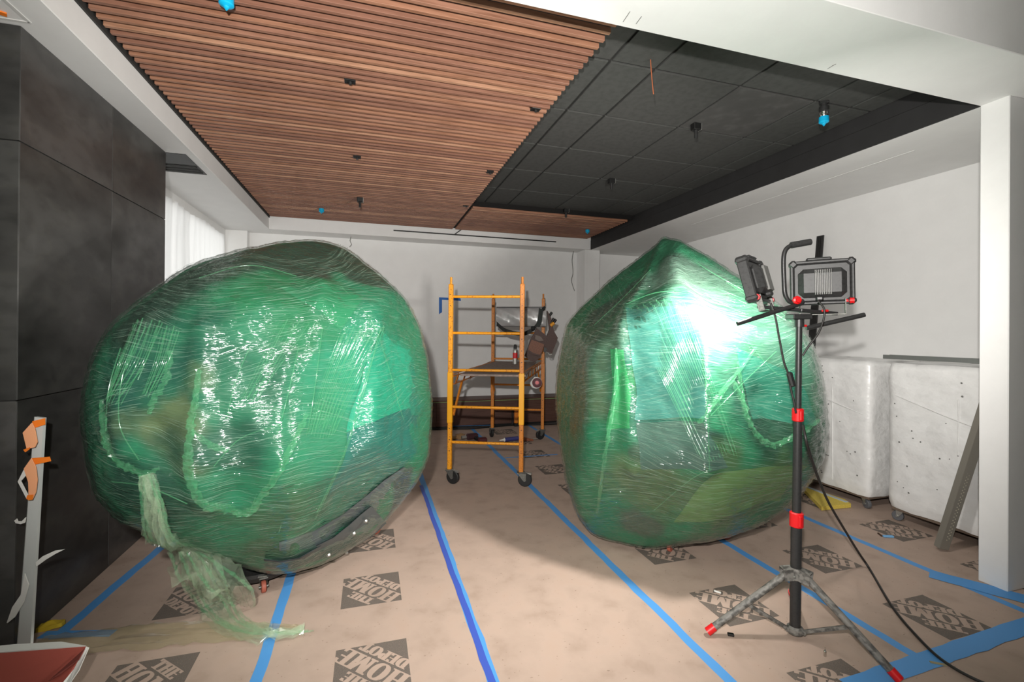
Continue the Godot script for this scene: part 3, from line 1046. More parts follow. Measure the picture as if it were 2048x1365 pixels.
func build_left_pod() -> void:
	var pod := make_pod(520, 800, 3.03, 0.83, [[645, 475], [690, 488], [730, 525], [770, 555], [815, 598], [845, 650], [862, 700], [873, 760], [876, 830], [869, 900], [842, 962], [815, 1010], [785, 1050], [740, 1088], [690, 1113], [640, 1135], [590, 1146], [540, 1144], [470, 1122], [400, 1098], [340, 1075], [295, 1052], [250, 1040], [215, 1008], [196, 990], [188, 950], [180, 890], [173, 830], [180, 770], [196, 710], [225, 658], [268, 620], [320, 580], [390, 535], [455, 513], [520, 498], [590, 481]])
	var pf := func(a: float, b: float) -> Vector3:   # direction: degrees to the right of, and above, the way towards the camera
		return (-pod.w * cos(deg_to_rad(a)) * cos(deg_to_rad(b)) + pod.e1 * sin(deg_to_rad(a)) * cos(deg_to_rad(b)) + pod.e2 * sin(deg_to_rad(b))).normalized()
	pod.planes = [[pf.call(52, 2), 0.805], [pf.call(14, 6), 0.772], [pf.call(-24, 4), 0.767], [pf.call(-62, 10), 0.814], [pf.call(10, 48), 0.805], [pf.call(-40, 50), 0.786], [pf.call(-15, -42), 0.795], [pf.call(35, -38), 0.814]]
	pod.ridges = [
		[pod_path(pod, [[405, 660], [398, 730], [392, 800], [385, 860], [390, 940], [410, 1010]], 0.0, false, 3), 0.03, 0.05],
		[pod_path(pod, [[655, 540], [640, 610], [600, 690], [575, 770], [568, 860], [560, 960]], 0.0, false, 3), 0.022, 0.045],
		[pod_path(pod, [[770, 650], [740, 740], [700, 880], [650, 1040]], 0.0, false, 3), 0.012, 0.03],
		[pod_path(pod, [[300, 640], [255, 740], [235, 830], [245, 900]], 0.0, false, 3), 0.018, 0.04],
		[pod_path(pod, [[460, 860], [490, 930], [470, 990]], 0.0, false, 3), -0.035, 0.07],
		[pod_path(pod, [[300, 860], [330, 940]], 0.0, false, 3), -0.03, 0.06],
		[pod_path(pod, [[480, 690], [520, 720], [500, 800]], 0.0, false, 3), -0.018, 0.06]]
	var t := thing("wrapped_pod", "huge round bundle in green stretch film with a loose tail reaching the floor, left one", "wrapped bundle", "green wrapped bundles")
	var P := func(x: float, y: float) -> Vector3: return pod_at(pod, x, y, 0.0, false)
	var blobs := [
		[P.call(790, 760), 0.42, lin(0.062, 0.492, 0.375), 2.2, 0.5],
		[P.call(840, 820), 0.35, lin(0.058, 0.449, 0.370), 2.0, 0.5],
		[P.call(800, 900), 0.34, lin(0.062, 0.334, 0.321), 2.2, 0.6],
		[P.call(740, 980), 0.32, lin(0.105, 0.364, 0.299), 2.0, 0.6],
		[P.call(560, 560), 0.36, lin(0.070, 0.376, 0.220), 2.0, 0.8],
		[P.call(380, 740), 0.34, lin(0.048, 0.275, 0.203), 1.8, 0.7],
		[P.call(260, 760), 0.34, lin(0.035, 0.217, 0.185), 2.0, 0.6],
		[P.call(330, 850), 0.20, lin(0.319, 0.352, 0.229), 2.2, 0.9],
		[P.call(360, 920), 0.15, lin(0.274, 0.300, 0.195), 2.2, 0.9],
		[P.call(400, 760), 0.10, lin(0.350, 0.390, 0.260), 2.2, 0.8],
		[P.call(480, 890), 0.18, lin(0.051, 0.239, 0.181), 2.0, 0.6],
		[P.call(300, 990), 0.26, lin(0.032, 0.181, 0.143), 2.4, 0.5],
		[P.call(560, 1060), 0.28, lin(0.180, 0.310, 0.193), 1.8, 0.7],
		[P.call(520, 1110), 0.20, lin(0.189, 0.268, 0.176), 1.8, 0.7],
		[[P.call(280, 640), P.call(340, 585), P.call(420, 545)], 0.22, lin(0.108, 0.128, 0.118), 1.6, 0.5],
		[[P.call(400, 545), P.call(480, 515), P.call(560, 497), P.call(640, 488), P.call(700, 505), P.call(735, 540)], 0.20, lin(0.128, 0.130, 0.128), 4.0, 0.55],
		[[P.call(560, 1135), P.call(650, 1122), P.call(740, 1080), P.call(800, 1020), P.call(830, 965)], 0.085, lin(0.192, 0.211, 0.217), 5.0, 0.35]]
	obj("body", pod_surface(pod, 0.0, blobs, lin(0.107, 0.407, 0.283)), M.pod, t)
	obj("wrapping_film", pod_surface(pod, 0.012, [], Color.WHITE, 0.007), M.film, t)
	for pt in [[[[772, 652], [856, 690], [872, 815], [700, 866]], Color(0.05, 0.54, 0.42)], [[[700, 868], [872, 818], [866, 905], [668, 1010]], Color(0.07, 0.36, 0.33)], [[[560, 560], [650, 545], [735, 590], [690, 650]], Color(0.09, 0.45, 0.29)]]:
		obj("inner_sheet", patch(pod, pt[0], 0.003), sheet_mat(pt[1]), t)
	pod_details(pod, t, [
		[[398, 740], [391, 800], [384, 850], [383, 900], [392, 950], [415, 1000], [450, 1020], [490, 1035], [520, 1000], [560, 930], [590, 880], [620, 830]],
		[[212, 800], [216, 850], [225, 890], [250, 925], [290, 945], [315, 940]],
		[[385, 860], [420, 890], [455, 905]],
		[[340, 700], [322, 760], [300, 800], [290, 830]]], 0.012, [
		[[690, 560], [745, 640], [800, 720], [840, 830], [850, 940]], [[775, 650], [740, 760], [690, 900], [640, 1040]], [[764, 655], [700, 880], [640, 1060]],
		[[600, 690], [560, 850], [500, 1030]], [[650, 650], [620, 860], [560, 1080]], [[500, 690], [470, 760], [450, 840]], [[280, 690], [255, 760], [250, 850], [280, 920]],
		[[250, 700], [228, 780], [225, 860]], [[300, 660], [262, 740]], [[330, 650], [275, 760]], [[430, 930], [480, 880], [560, 850]], [[400, 560], [500, 530], [600, 530]], [[230, 960], [300, 970], [380, 1000]]], [[690, 655, 620, 870, 20, 90], [560, 640, 480, 800, 8, 60], [275, 650, 222, 800, 12, 50], [330, 660, 280, 790, 8, 30]])
	# loose tail of film hanging to the floor
	var tp := smooth([pod_at(pod, 300, 945, 0.03), pod_at(pod, 325, 985, 0.06), pod_at(pod, 345, 1045, 0.08), at(372, 1100, 2.20), at(400, 1150, 2.12), on_y(428, 1205, 0.05), on_y(462, 1245, 0.03), on_y(530, 1268, 0.03), on_y(608, 1262, 0.02)], 6)
	film_tail(t, tp, [0.05, 0.08, 0.11, 0.17, 0.21, 0.17, 0.13, 0.12, 0.09], 5, 0.04)
	film_tail(t, tp, [0.02, 0.05, 0.07, 0.08, 0.10, 0.10, 0.07, 0.06, 0.04], 9, 0.05)
	film_tail(t, smooth([at(385, 1105, 2.18), at(428, 1145, 2.14), at(462, 1180, 2.10), on_y(488, 1212, 0.02)], 7), [0.05, 0.15, 0.19, 0.10], 7, 0.03)
	# base plate with bolts, and the wheels
	for pl in [[[[560, 1098], [640, 1088], [710, 1062], [765, 1022], [800, 980], [828, 945]], [[560, 1112], [650, 1118], [712, 1096], [770, 1054], [812, 1008], [846, 952]], 0.016], [[[528, 1120], [560, 1124], [600, 1124], [650, 1112]], [[528, 1146], [560, 1150], [600, 1149], [652, 1134]], 0.028], [[[640, 1112], [680, 1100], [720, 1080], [750, 1058], [770, 1040]], [[652, 1128], [690, 1114], [728, 1094], [758, 1070], [776, 1050]], 0.030]]:
		var rows := []
		for k in pl[0].size():
			var a := pod_at(pod, pl[0][k][0], pl[0][k][1], pl[2])
			var b := pod_at(pod, pl[1][k][0], pl[1][k][1], pl[2])
			var o := (b - pod.c).normalized() * 0.006
			rows.append(PackedVector3Array([a, b, b - o, a - o]))
		var rm := MB.new()
		rm.grid(rows, true, false)
		obj("base_plate", rm, M.plate, t)
	for q in [[661, 1119], [693, 1106], [722, 1088], [752, 1066]]:
		var p := pod_at(pod, q[0], q[1], 0.031)
		var bm := MB.new()
		bm.lathe(p, p - pod.c, [[0.011, 0.0], [0.011, 0.009], [0.007, 0.014], [0.0, 0.015]], 10)
		obj("bolt", bm, M.zinc, t)
	pod_feet(t, pod, [on_y(527, 1186), Vector3(0.05, 0, -3.3), Vector3(-0.9, 0, -3.2)])

func film_tail(t: Node, path: Array, widths: Array, seed_: int, fold: float) -> void:
	var m := strip(path, widths, RT, seed_, fold, 12)
	obj("film_tail", m, M.clear, t)
	# gathered edges of the sheet
	for s in [-0.5, 0.5]:
		var e := []
		for i in path.size():
			var f := float(i) / (path.size() - 1) * (widths.size() - 1)
			var w: float = lerpf(widths[int(f)], widths[mini(int(f) + 1, widths.size() - 1)], f - int(f))
			var p: Vector3 = path[i] + RT * w * s * 0.98
			p.y = maxf(p.y, 0.012)
			e.append(p)
		obj("tail_edge", rope(smooth(e, 3), 0.005, seed_ + int(s * 2.0) + 3, 6), M.rope, t)

func pod_feet(t: Node, pod: Pod, feet: Array) -> void:
	var tan_foot := mat(Color(0.62, 0.33, 0.26), 0.6)
	for f in feet:
		caster(t, "caster", f, 0.030, 0.022, pod.c - f, 0.085, tan_foot, M.zinc_dull)
	var cy := MB.new()
	cy.lathe(Vector3(pod.c.x, 0.045, pod.c.z), Vector3.UP, [[0.0, 0.0], [0.20, 0.0], [0.22, 0.03], [0.22, 0.05], [0.0, 0.05]], 40)
	obj("base_frame", cy, M.steel_black, t)

func pod_details(pod: Pod, t: Node, ropes: Array, rr: float, strands: Array, fans: Array) -> void:
	for k in ropes.size():
		obj("film_cord", rope(pod_path(pod, ropes[k], 0.014, true, 9), rr * (1.0 if k == 0 else 0.75), 60 + k), M.rope, t)
	var m := MB.new()
	for s in strands:
		m.tube(pod_path(pod, s, 0.015, true, 8), 0.0028, 5, false)
	# fans of taut strands between two places: [x0, y0, x1, y1, count, spread]
	for f in fans:
		for k in int(f[4]):
			var u: float = float(k) / (f[4] - 1.0)
			m.tube(pod_path(pod, [[f[0] + f[5] * u, f[1] + 6.0 * sin(k * 2.1)], [lerpf(f[0] + f[5] * u, f[2] + f[5] * 0.6 * u, 0.5), (f[1] + f[3]) * 0.5], [f[2] + f[5] * 0.6 * u, f[3] + 10.0 * sin(k * 3.3)]], 0.014, true, 8), 0.0016 + 0.0008 * (k % 3), 4, false)
	var o := obj("film_strands", m, M.rope, t)
	o.set_meta("kind", "stuff")
	var sl := obj("stretch_glints", stretch_glints(pod, 5200, 40 + ropes.size()), M.streak, t)
	sl.set_meta("kind", "stuff")

func build_right_pod() -> void:
	var pod := make_pod(1372, 785, 3.40, 0.87, [[1325, 462], [1345, 470], [1400, 505], [1460, 548], [1520, 590], [1570, 625], [1602, 660], [1622, 692], [1635, 730], [1642, 780], [1648, 830], [1648, 880], [1640, 920], [1618, 962], [1600, 985], [1570, 1015], [1530, 1040], [1480, 1060], [1440, 1075], [1390, 1085], [1340, 1093], [1290, 1104], [1245, 1106], [1210, 1096], [1178, 1072], [1157, 1040], [1140, 990], [1128, 930], [1115, 880], [1100, 820], [1093, 755], [1110, 690], [1130, 640], [1155, 605], [1180, 580], [1215, 545], [1250, 515], [1290, 485]])
	var pf := func(a: float, b: float) -> Vector3:
		return (-pod.w * cos(deg_to_rad(a)) * cos(deg_to_rad(b)) + pod.e1 * sin(deg_to_rad(a)) * cos(deg_to_rad(b)) + pod.e2 * sin(deg_to_rad(b))).normalized()
	pod.planes = [[pf.call(-62, 2), 0.777], [pf.call(-16, 4), 0.777], [pf.call(34, 6), 0.777], [pf.call(66, 0), 0.835], [pf.call(30, 42), 0.777], [pf.call(-45, 40), 0.777], [pf.call(-10, -40), 0.854], [pf.call(40, -40), 0.835]]
	pod.ridges = [
		[pod_path(pod, [[1325, 468], [1270, 530], [1236, 590], [1232, 650], [1236, 740], [1250, 860], [1262, 960]], 0.0, false, 3), 0.022, 0.04],
		[pod_path(pod, [[1330, 480], [1370, 560], [1398, 620], [1405, 700], [1410, 820], [1415, 940]], 0.0, false, 3), 0.03, 0.05],
		[pod_path(pod, [[1236, 590], [1320, 600], [1398, 615], [1500, 650], [1600, 690]], 0.0, false, 3), 0.014, 0.03],
		[pod_path(pod, [[1218, 700], [1214, 820], [1205, 940], [1185, 1040]], 0.0, false, 3), 0.014, 0.025],
		[pod_path(pod, [[1300, 530], [1400, 560], [1500, 610]], 0.0, false, 3), -0.02, 0.05],
		[pod_path(pod, [[1540, 800], [1560, 850]], 0.0, false, 3), -0.05, 0.09]]
	var t := thing("wrapped_pod", "huge peaked bundle in green stretch film behind the work light stand, right one", "wrapped bundle", "green wrapped bundles")
	var P := func(x: float, y: float) -> Vector3: return pod_at(pod, x, y, 0.0, false)
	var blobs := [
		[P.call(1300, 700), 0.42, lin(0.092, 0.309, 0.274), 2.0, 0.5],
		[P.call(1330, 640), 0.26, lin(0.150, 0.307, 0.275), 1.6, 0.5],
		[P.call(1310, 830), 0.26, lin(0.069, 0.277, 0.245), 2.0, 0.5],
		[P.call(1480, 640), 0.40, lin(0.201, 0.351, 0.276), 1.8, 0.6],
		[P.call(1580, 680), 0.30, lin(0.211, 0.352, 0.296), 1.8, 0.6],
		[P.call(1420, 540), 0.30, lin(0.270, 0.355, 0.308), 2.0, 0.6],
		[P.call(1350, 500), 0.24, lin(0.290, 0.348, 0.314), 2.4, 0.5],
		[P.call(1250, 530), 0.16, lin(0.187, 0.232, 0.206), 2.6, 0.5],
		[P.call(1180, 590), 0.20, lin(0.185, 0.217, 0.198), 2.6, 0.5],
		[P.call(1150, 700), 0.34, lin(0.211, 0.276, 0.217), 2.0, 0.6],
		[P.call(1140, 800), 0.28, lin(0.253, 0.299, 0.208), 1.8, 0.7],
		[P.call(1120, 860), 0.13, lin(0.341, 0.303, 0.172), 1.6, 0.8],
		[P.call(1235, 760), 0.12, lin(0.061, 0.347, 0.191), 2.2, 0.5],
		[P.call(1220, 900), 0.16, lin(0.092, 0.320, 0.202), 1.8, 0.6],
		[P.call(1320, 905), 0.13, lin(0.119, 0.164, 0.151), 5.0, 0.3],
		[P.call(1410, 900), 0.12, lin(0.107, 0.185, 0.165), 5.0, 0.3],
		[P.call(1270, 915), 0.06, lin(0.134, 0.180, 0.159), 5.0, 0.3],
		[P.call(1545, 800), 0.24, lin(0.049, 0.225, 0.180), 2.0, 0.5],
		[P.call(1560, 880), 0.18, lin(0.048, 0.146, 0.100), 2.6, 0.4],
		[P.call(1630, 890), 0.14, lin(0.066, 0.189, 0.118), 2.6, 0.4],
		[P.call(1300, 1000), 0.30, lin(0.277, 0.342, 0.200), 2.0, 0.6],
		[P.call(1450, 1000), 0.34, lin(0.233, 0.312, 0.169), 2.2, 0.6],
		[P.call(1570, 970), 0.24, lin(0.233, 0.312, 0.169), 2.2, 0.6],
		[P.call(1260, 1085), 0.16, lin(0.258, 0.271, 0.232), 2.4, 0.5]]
	obj("body", pod_surface(pod, 0.0, blobs, lin(0.105, 0.378, 0.254)), M.pod, t)
	obj("wrapping_film", pod_surface(pod, 0.012, [], Color.WHITE, 0.007), M.film, t)
	for pt in [[[[1264, 852], [1408, 846], [1455, 934], [1278, 948]], Color(0.22, 0.30, 0.28)], [[[1240, 596], [1398, 616], [1412, 838], [1262, 846]], Color(0.20, 0.43, 0.40)], [[[1206, 692], [1235, 694], [1254, 862], [1206, 866]], Color(0.10, 0.47, 0.25)], [[[1424, 945], [1612, 930], [1565, 1010], [1345, 1062]], Color(0.33, 0.43, 0.23)], [[[1478, 690], [1600, 742], [1636, 850], [1520, 846]], Color(0.10, 0.38, 0.31)]]:
		obj("inner_sheet", patch(pod, pt[0], 0.003), sheet_mat(pt[1]), t)
	pod_details(pod, t, [
		[[1470, 760], [1490, 800], [1505, 850], [1530, 885], [1560, 893], [1600, 870], [1632, 840]],
		[[1222, 690], [1217, 780], [1214, 880], [1200, 960], [1182, 1045]],
		[[1520, 690], [1450, 780], [1410, 830], [1395, 845]],
		[[1480, 720], [1490, 780], [1500, 830]]], 0.011, [
		[[1325, 466], [1400, 512], [1480, 568], [1570, 628]], [[1240, 590], [1330, 570], [1450, 600], [1600, 680]], [[1480, 660], [1560, 740], [1600, 760]],
		[[1228, 590], [1330, 600], [1400, 610]], [[1405, 620], [1410, 740], [1414, 850], [1416, 930]], [[1420, 830], [1500, 760], [1560, 700]], [[1160, 630], [1220, 560], [1290, 500]], [[1300, 1050], [1380, 960], [1420, 930]]], [[1238, 600, 1395, 905, 26, 130], [1440, 560, 1560, 640, 8, 60]])
	pod_feet(t, pod, [on_y(1340, 1104), on_y(1452, 1080), Vector3(2.4, 0, -3.3), Vector3(1.75, 0, -3.2)])

# ---------------------------------------------------------------- work light on a tripod
const LAMP := 4.0

func lamp_head(t: Node, pos: Vector3, dir: Vector3, roll: float, energy: float) -> void:
	var h := Node3D.new()
	h.name = "lamp_head"
	t.add_child(h, true)
	var z := -dir.normalized()
	var x := Vector3.UP.cross(z).normalized()
	var b := Basis(x, z.cross(x), z) * Basis(Vector3(0, 0, 1), roll)
	h.transform = Transform3D(b, pos)
	var W := 0.235
	var H := 0.190
	var bd := MB.new()
	bd.box(Vector3(0, 0, -0.008), Vector3(W, H, 0.034), Basis(), 0.012)
	bd.box(Vector3(0, -0.004, 0.022), Vector3(W * 0.80, H * 0.70, 0.05), Basis(), 0.022)
	obj("housing", bd, M.housing, h)
	var rim := MB.new()
	for s in [-1.0, 1.0]:
		rim.box(Vector3(0, s * H * 0.5, -0.006), Vector3(W * 0.9, 0.016, 0.046), Basis(), 0.005)
		rim.box(Vector3(s * W * 0.5, 0, -0.006), Vector3(0.016, H * 0.88, 0.046), Basis(), 0.005)
		for q in [-1.0, 1.0]:
			rim.box(Vector3(s * W * 0.475, q * H * 0.465, -0.006), Vector3(0.034, 0.034, 0.054), Basis(Vector3(0, 0, 1), PI / 4), 0.008)
	rim.box(Vector3(-0.01, H * 0.5 + 0.012, 0.0), Vector3(0.10, 0.016, 0.04), Basis(), 0.006)
	obj("rim", rim, M.housing, h)
	for k in 10:
		obj("fin", box(Vector3(-0.028 + k * 0.0068, -0.002, 0.049), Vector3(0.0034, 0.115, 0.012), 0.001), M.fin, h)
	obj("cable_gland", box(Vector3(-0.012, -H * 0.40, 0.04), Vector3(0.03, 0.022, 0.03), 0.006), M.steel_black, h)
	var br := MB.new()
	for s in [-1.0, 1.0]:
		br.box(Vector3(s * 0.088, -H * 0.5 - 0.018, 0.012), Vector3(0.004, 0.075, 0.026), Basis(), 0.001)
	br.box(Vector3(0, -H * 0.5 - 0.054, 0.012), Vector3(0.18, 0.004, 0.026), Basis(), 0.001)
	obj("bracket", br, M.zinc_dull, h)
	for s in [-1.0, 1.0]:
		var kn := MB.new()
		kn.lathe(Vector3(s * 0.090, -H * 0.5 + 0.006, 0.012), Vector3(s, 0, 0), [[0.0, 0.0], [0.008, 0.0], [0.008, 0.012], [0.015, 0.014], [0.015, 0.03], [0.0, 0.032]], 8)
		obj("knob", kn, M.red, h)
	obj("lens", box(Vector3(0, 0, -0.0265), Vector3(W * 0.50, H * 0.50, 0.003)), M.lens, h)
	area(h, "lamp_light", Vector3(0, 0, -0.034), Vector3(0, 0, -1), Vector2(W * 0.5, H * 0.5), energy * LAMP, Color(1.0, 0.98, 0.955))

func build_work_light() -> void:
	var t := thing("work_light_stand", "black tripod work light stand with two floodlight heads before the right bundle", "work light")
	var D := 2.124
	var p0 := Vector3(1.860, 0.0018, -1.659)
	var p1 := Vector3(1.866, 1.45, -1.653)
	var yy := func(h: float) -> Vector3: return p0.lerp(p1, h / 1.45)
	obj("pole_section", rod(yy.call(0.03), yy.call(0.535), 0.0225, 14), M.steel_black, t)
	obj("pole_section", rod(yy.call(0.52), yy.call(1.012), 0.0185, 14), M.steel_black, t)
	obj("pole_section", rod(yy.call(1.0), yy.call(1.45), 0.0140, 14), M.steel_black, t)
	for c in [[0.535, 0.029, 0.034], [1.012, 0.0245, 0.030]]:
		var m := MB.new()
		var q: Vector3 = yy.call(c[0] - c[2])
		m.lathe(q, p1 - p0, [[c[1] * 0.8, 0.0], [c[1], 0.004], [c[1], c[2] * 2.0 - 0.004], [c[1] * 0.8, c[2] * 2.0], [0.0, c[2] * 2.0]], 12)
		m.box(q + Vector3(0, c[2], 0) - FW * c[1], Vector3(0.016, c[2] * 1.5, 0.012), Basis(), 0.003)
		obj("clamp_collar", m, M.red, t)
	# legs
	var f1 := Vector3(1.490, 0.0018, -1.775)
	var f2 := Vector3(2.004, 0.0018, -1.325)
	var bk := (p0 - (f1 + f2) * 0.5).normalized() * 0.36
	var f3 := p0 + bk
	var hubm := MB.new()
	hubm.lathe(yy.call(0.265), p1 - p0, [[0.026, 0.0], [0.03, 0.004], [0.03, 0.046], [0.026, 0.05]], 14)
	for f in [f1, f2, f3]:
		var d: Vector3 = (f - p0).normalized()
		var s := d.cross(Vector3.UP)
		for k in [-1.0, 1.0]:
			barto(hubm, yy.call(0.29) + d * 0.02 + s * k * 0.019, yy.call(0.285) + d * 0.062 + s * k * 0.019, 0.003, 0.05, 0.0)
		barto(hubm, yy.call(0.316) + d * 0.01, yy.call(0.312) + d * 0.064, 0.042, 0.003, 0.0)
	obj("leg_bracket", hubm, M.steel_dusty, t)
	for d in [-0.013, 0.016]:
		var rv := MB.new()
		rv.lathe(yy.call(0.285) + RT * d * 1.7 - FW * 0.026, -FW, [[0.006, 0.0], [0.005, 0.006], [0.0, 0.007]], 8)
		obj("rivet", rv, M.zinc, t)
	var lower := MB.new()
	lower.lathe(yy.call(0.022), Vector3.UP, [[0.0, 0.0], [0.034, 0.0], [0.034, 0.022], [0.024, 0.03]], 14)
	for f in [f1, f2, f3]:
		var d: Vector3 = (f - p0).normalized()
		var a: Vector3 = yy.call(0.285) + d * 0.045
		var e: Vector3 = f + Vector3(0, 0.024, 0)
		obj("leg", rod(a, e, 0.0155, 12), M.steel_dusty, t)
		obj("foot_cap", rod(a.lerp(e, 0.935), e.lerp(e + (e - a).normalized(), 0.012), 0.0185, 10), M.red, t)
		var mid := a.lerp(e, 0.52)
		obj("brace", bar(mid, yy.call(0.036) + d * 0.03, 0.012, 0.016, 0.002), M.steel_dusty, t)
		barto(lower, yy.call(0.036), yy.call(0.036) + d * 0.045, 0.022, 0.02, 0.004)
	obj("brace_hub", lower, M.steel_dusty, t)
	var lk := MB.new()
	lk.lathe(at(1618, 1150, D), RT, [[0.0, 0.0], [0.006, 0.0], [0.006, 0.016], [0.0, 0.018]], 8)
	obj("lock_pin", lk, M.red, t)
	# crossbars, clamp and handle
	obj("crossbar", rod(at(1475, 648, 2.06), at(1604, 607, 2.115), 0.0098, 12), M.steel_black, t)
	obj("crossbar", rod(at(1612, 657, 2.14), at(1729, 630, 2.10), 0.0105, 12), M.steel_black, t)
	var ce := MB.new()
	ce.box(at(1597, 634, D), Vector3(0.085, 0.024, 0.07), Basis(RT, Vector3.UP, -FW), 0.004)
	ce.lathe(at(1598, 650, D), Vector3.UP, [[0.0, -0.01], [0.021, -0.01], [0.021, 0.03], [0.0, 0.03]], 14)
	obj("clamp_block", ce, M.steel_black, t)
	obj("mounting_bar", bar(at(1516, 614, 2.15), at(1600, 621, 2.14), 0.03, 0.016, 0.003), M.steel_black, t)
	obj("mounting_bar", bar(at(1598, 621, 2.14), at(1672, 628, 2.17), 0.03, 0.016, 0.003), M.steel_black, t)
	var kn := MB.new()
	kn.lathe(at(1592, 601, 2.10), -FW, [[0.0, 0.0], [0.018, 0.0], [0.019, 0.004], [0.019, 0.012], [0.012, 0.016], [0.012, 0.022], [0.0, 0.023]], 8)
	obj("clamp_knob", kn, M.red, t)
	for q in [[1607, 652, 2.13], [1650, 622, 2.12]]:
		obj("lever", box(at(q[0], q[1], q[2]), Vector3(0.03, 0.010, 0.012), 0.003, Basis(RT, UP_, -FW)), M.red, t)
	var hp := smooth([at(1606, 602, 2.13), at(1592, 606, 2.13), at(1578, 603, 2.13), at(1570, 588, 2.13), at(1568, 560, 2.13), at(1567, 525, 2.13), at(1569, 506, 2.13), at(1576, 495, 2.13), at(1590, 489, 2.13), at(1618, 484, 2.13)], 5)
	var hm := MB.new()
	hm.tube(hp, 0.0098, 10)
	obj("handle", hm, M.steel_black, t)
	obj("handle_grip", rod(at(1582, 491, 2.13), at(1621, 484, 2.13), 0.0145, 12), M.housing, t)
	# two floodlight heads
	var fl := Vector3(FW.x, 0, FW.z).normalized()
	var ld := fl.rotated(Vector3.UP, deg_to_rad(47))
	ld.y = -0.26
	lamp_head(t, at(1512, 562, 2.14), ld, 0.0, 1.3)
	var rd := fl.rotated(Vector3.UP, deg_to_rad(-29))
	rd.y = 0.02
	lamp_head(t, at(1643, 565, 2.16), rd, 0.02, 0.40)
	# leads from the heads to the plug on the pole
	var c1 := MB.new()
	c1.tube(smooth([at(1541, 606, 2.10), at(1550, 632, 2.09), at(1559, 680, 2.09), at(1568, 725, 2.09), at(1577, 750, 2.09), at(1581, 775, 2.09), at(1588, 805, 2.085), at(1592, 826, 2.085)], 5), 0.0045, 8)
	obj("lead", c1, M.cable, t)
	var c2 := MB.new()
	c2.tube(smooth([at(1636, 602, 2.09), at(1648, 618, 2.07), at(1647, 640, 2.07), at(1636, 668, 2.07), at(1618, 692, 2.08), at(1605, 712, 2.09)], 5), 0.0045, 8)
	obj("lead", c2, M.cable, t)
	obj("plug", bar(at(1578, 745, 2.09), at(1586, 774, 2.09), 0.026, 0.022, 0.006), M.rubber, t)

func build_cable() -> void:
	var m := MB.new()
	var pts := [at(1606, 852, 2.075), at(1616, 895, 2.05)]
	pts.append_array([at(1634, 950, 2.28), at(1657, 1005, 2.48), at(1692, 1065, 2.64), at(1716, 1104, 2.72)])
	for q in [[1740, 1140, 0.012], [1785, 1215, 0.012], [1840, 1280, 0.012], [1890, 1325, 0.012], [1960, 1364, 0.012], [2060, 1400, 0.012]]:
		pts.append(on_y(q[0], q[1], q[2]))
	m.tube(smooth(pts, 8), 0.0062, 8)
	tag(obj("power_cable", m, M.cable), "black power cable dropping from the stand and crossing the floor to the front right", "cable")

# the light beside the camera that throws the scaffold's shadow on the back wall
func build_flash() -> void:
	var t := thing("flash_lamp", "small black flash lamp on a slim stand behind the viewpoint", "lamp")
	var p := Vector3(-0.14, 1.66, 0.12)
	obj("stand_pole", rod(Vector3(p.x, 0.02, p.z + 0.03), p + Vector3(0, -0.03, 0.03), 0.012, 10), M.steel_black, t)
	for k in 3:
		var a := TAU * k / 3.0 + 0.5
		obj("stand_leg", rod(Vector3(p.x, 0.30, p.z + 0.03), Vector3(p.x + cos(a) * 0.25, 0.012, p.z + 0.03 + sin(a) * 0.25), 0.008, 8), M.steel_black, t)
	obj("housing", box(p + Vector3(0, 0, 0.045), Vector3(0.14, 0.10, 0.07), 0.01), M.housing, t)
	obj("lens", box(p + Vector3(0, 0, 0.008), Vector3(0.11, 0.07, 0.004)), M.lens, t)
	obj("added_light_blocker", bar(p + Vector3(0.075, 0, -0.005), p + Vector3(0.22, 0, -0.11), 0.003, 0.16), M.black, t)  # added plate, unseen, cuts off the beam towards the right
	var l := SpotLight3D.new()
	l.name = "flash_light"
	l.light_energy = FLASH
	l.light_color = Color(1.0, 0.985, 0.965)
	l.light_size = 0.03
	l.spot_angle = 57.0
	l.spot_angle_attenuation = 0.6
	l.spot_range = 30.0
	l.shadow_enabled = true
	var z := -Vector3(sin(0.33), 0.05, -cos(0.33)).normalized()
	var x := Vector3.UP.cross(z).normalized()
	l.transform = Transform3D(Basis(x, z.cross(x), z), p + Vector3(0, 0, -0.012))
	t.add_child(l, true)

const FLASH := 12.5

# ---------------------------------------------------------------- flat shapes with thickness, rounded crates
func slab(m: MB, pts: Array, th: float) -> void:
	var n := Vector3.ZERO
	for i in pts.size():
		var a: Vector3 = pts[i]
		var b: Vector3 = pts[(i + 1) % pts.size()]
		n += (a - pts[0]).cross(b - pts[0])
	n = n.normalized()
	var ex: Vector3 = (pts[1] - pts[0]).normalized()
	var ey := n.cross(ex)
	var p2 := PackedVector2Array()
	for p in pts: p2.append(Vector2((p - pts[0]).dot(ex), (p - pts[0]).dot(ey)))
	var ix := Geometry2D.triangulate_polygon(p2)
	for t in ix.size() / 3:
		var a: Vector3 = pts[ix[t * 3]]
		var b: Vector3 = pts[ix[t * 3 + 1]]
		var c: Vector3 = pts[ix[t * 3 + 2]]
		if (b - a).cross(c - a).dot(n) < 0.0:
			var s := b
			b = c; c = s
		m.tri(a + n * th * 0.5, b + n * th * 0.5, c + n * th * 0.5)
		m.tri(a - n * th * 0.5, c - n * th * 0.5, b - n * th * 0.5)
	for i in pts.size():
		var a: Vector3 = pts[i]
		var b: Vector3 = pts[(i + 1) % pts.size()]
		m.quad(a - n * th * 0.5, b - n * th * 0.5, b + n * th * 0.5, a + n * th * 0.5)

func poly(px: Array, depth: float, th: float, tilt := 0.0) -> MB:
	var pts := []
	for p in px: pts.append(at(p[0], p[1], p[2] if p.size() > 2 else depth + tilt * (p[1] - px[0][1])))
	var m := MB.new()
	slab(m, pts, th)
	return m

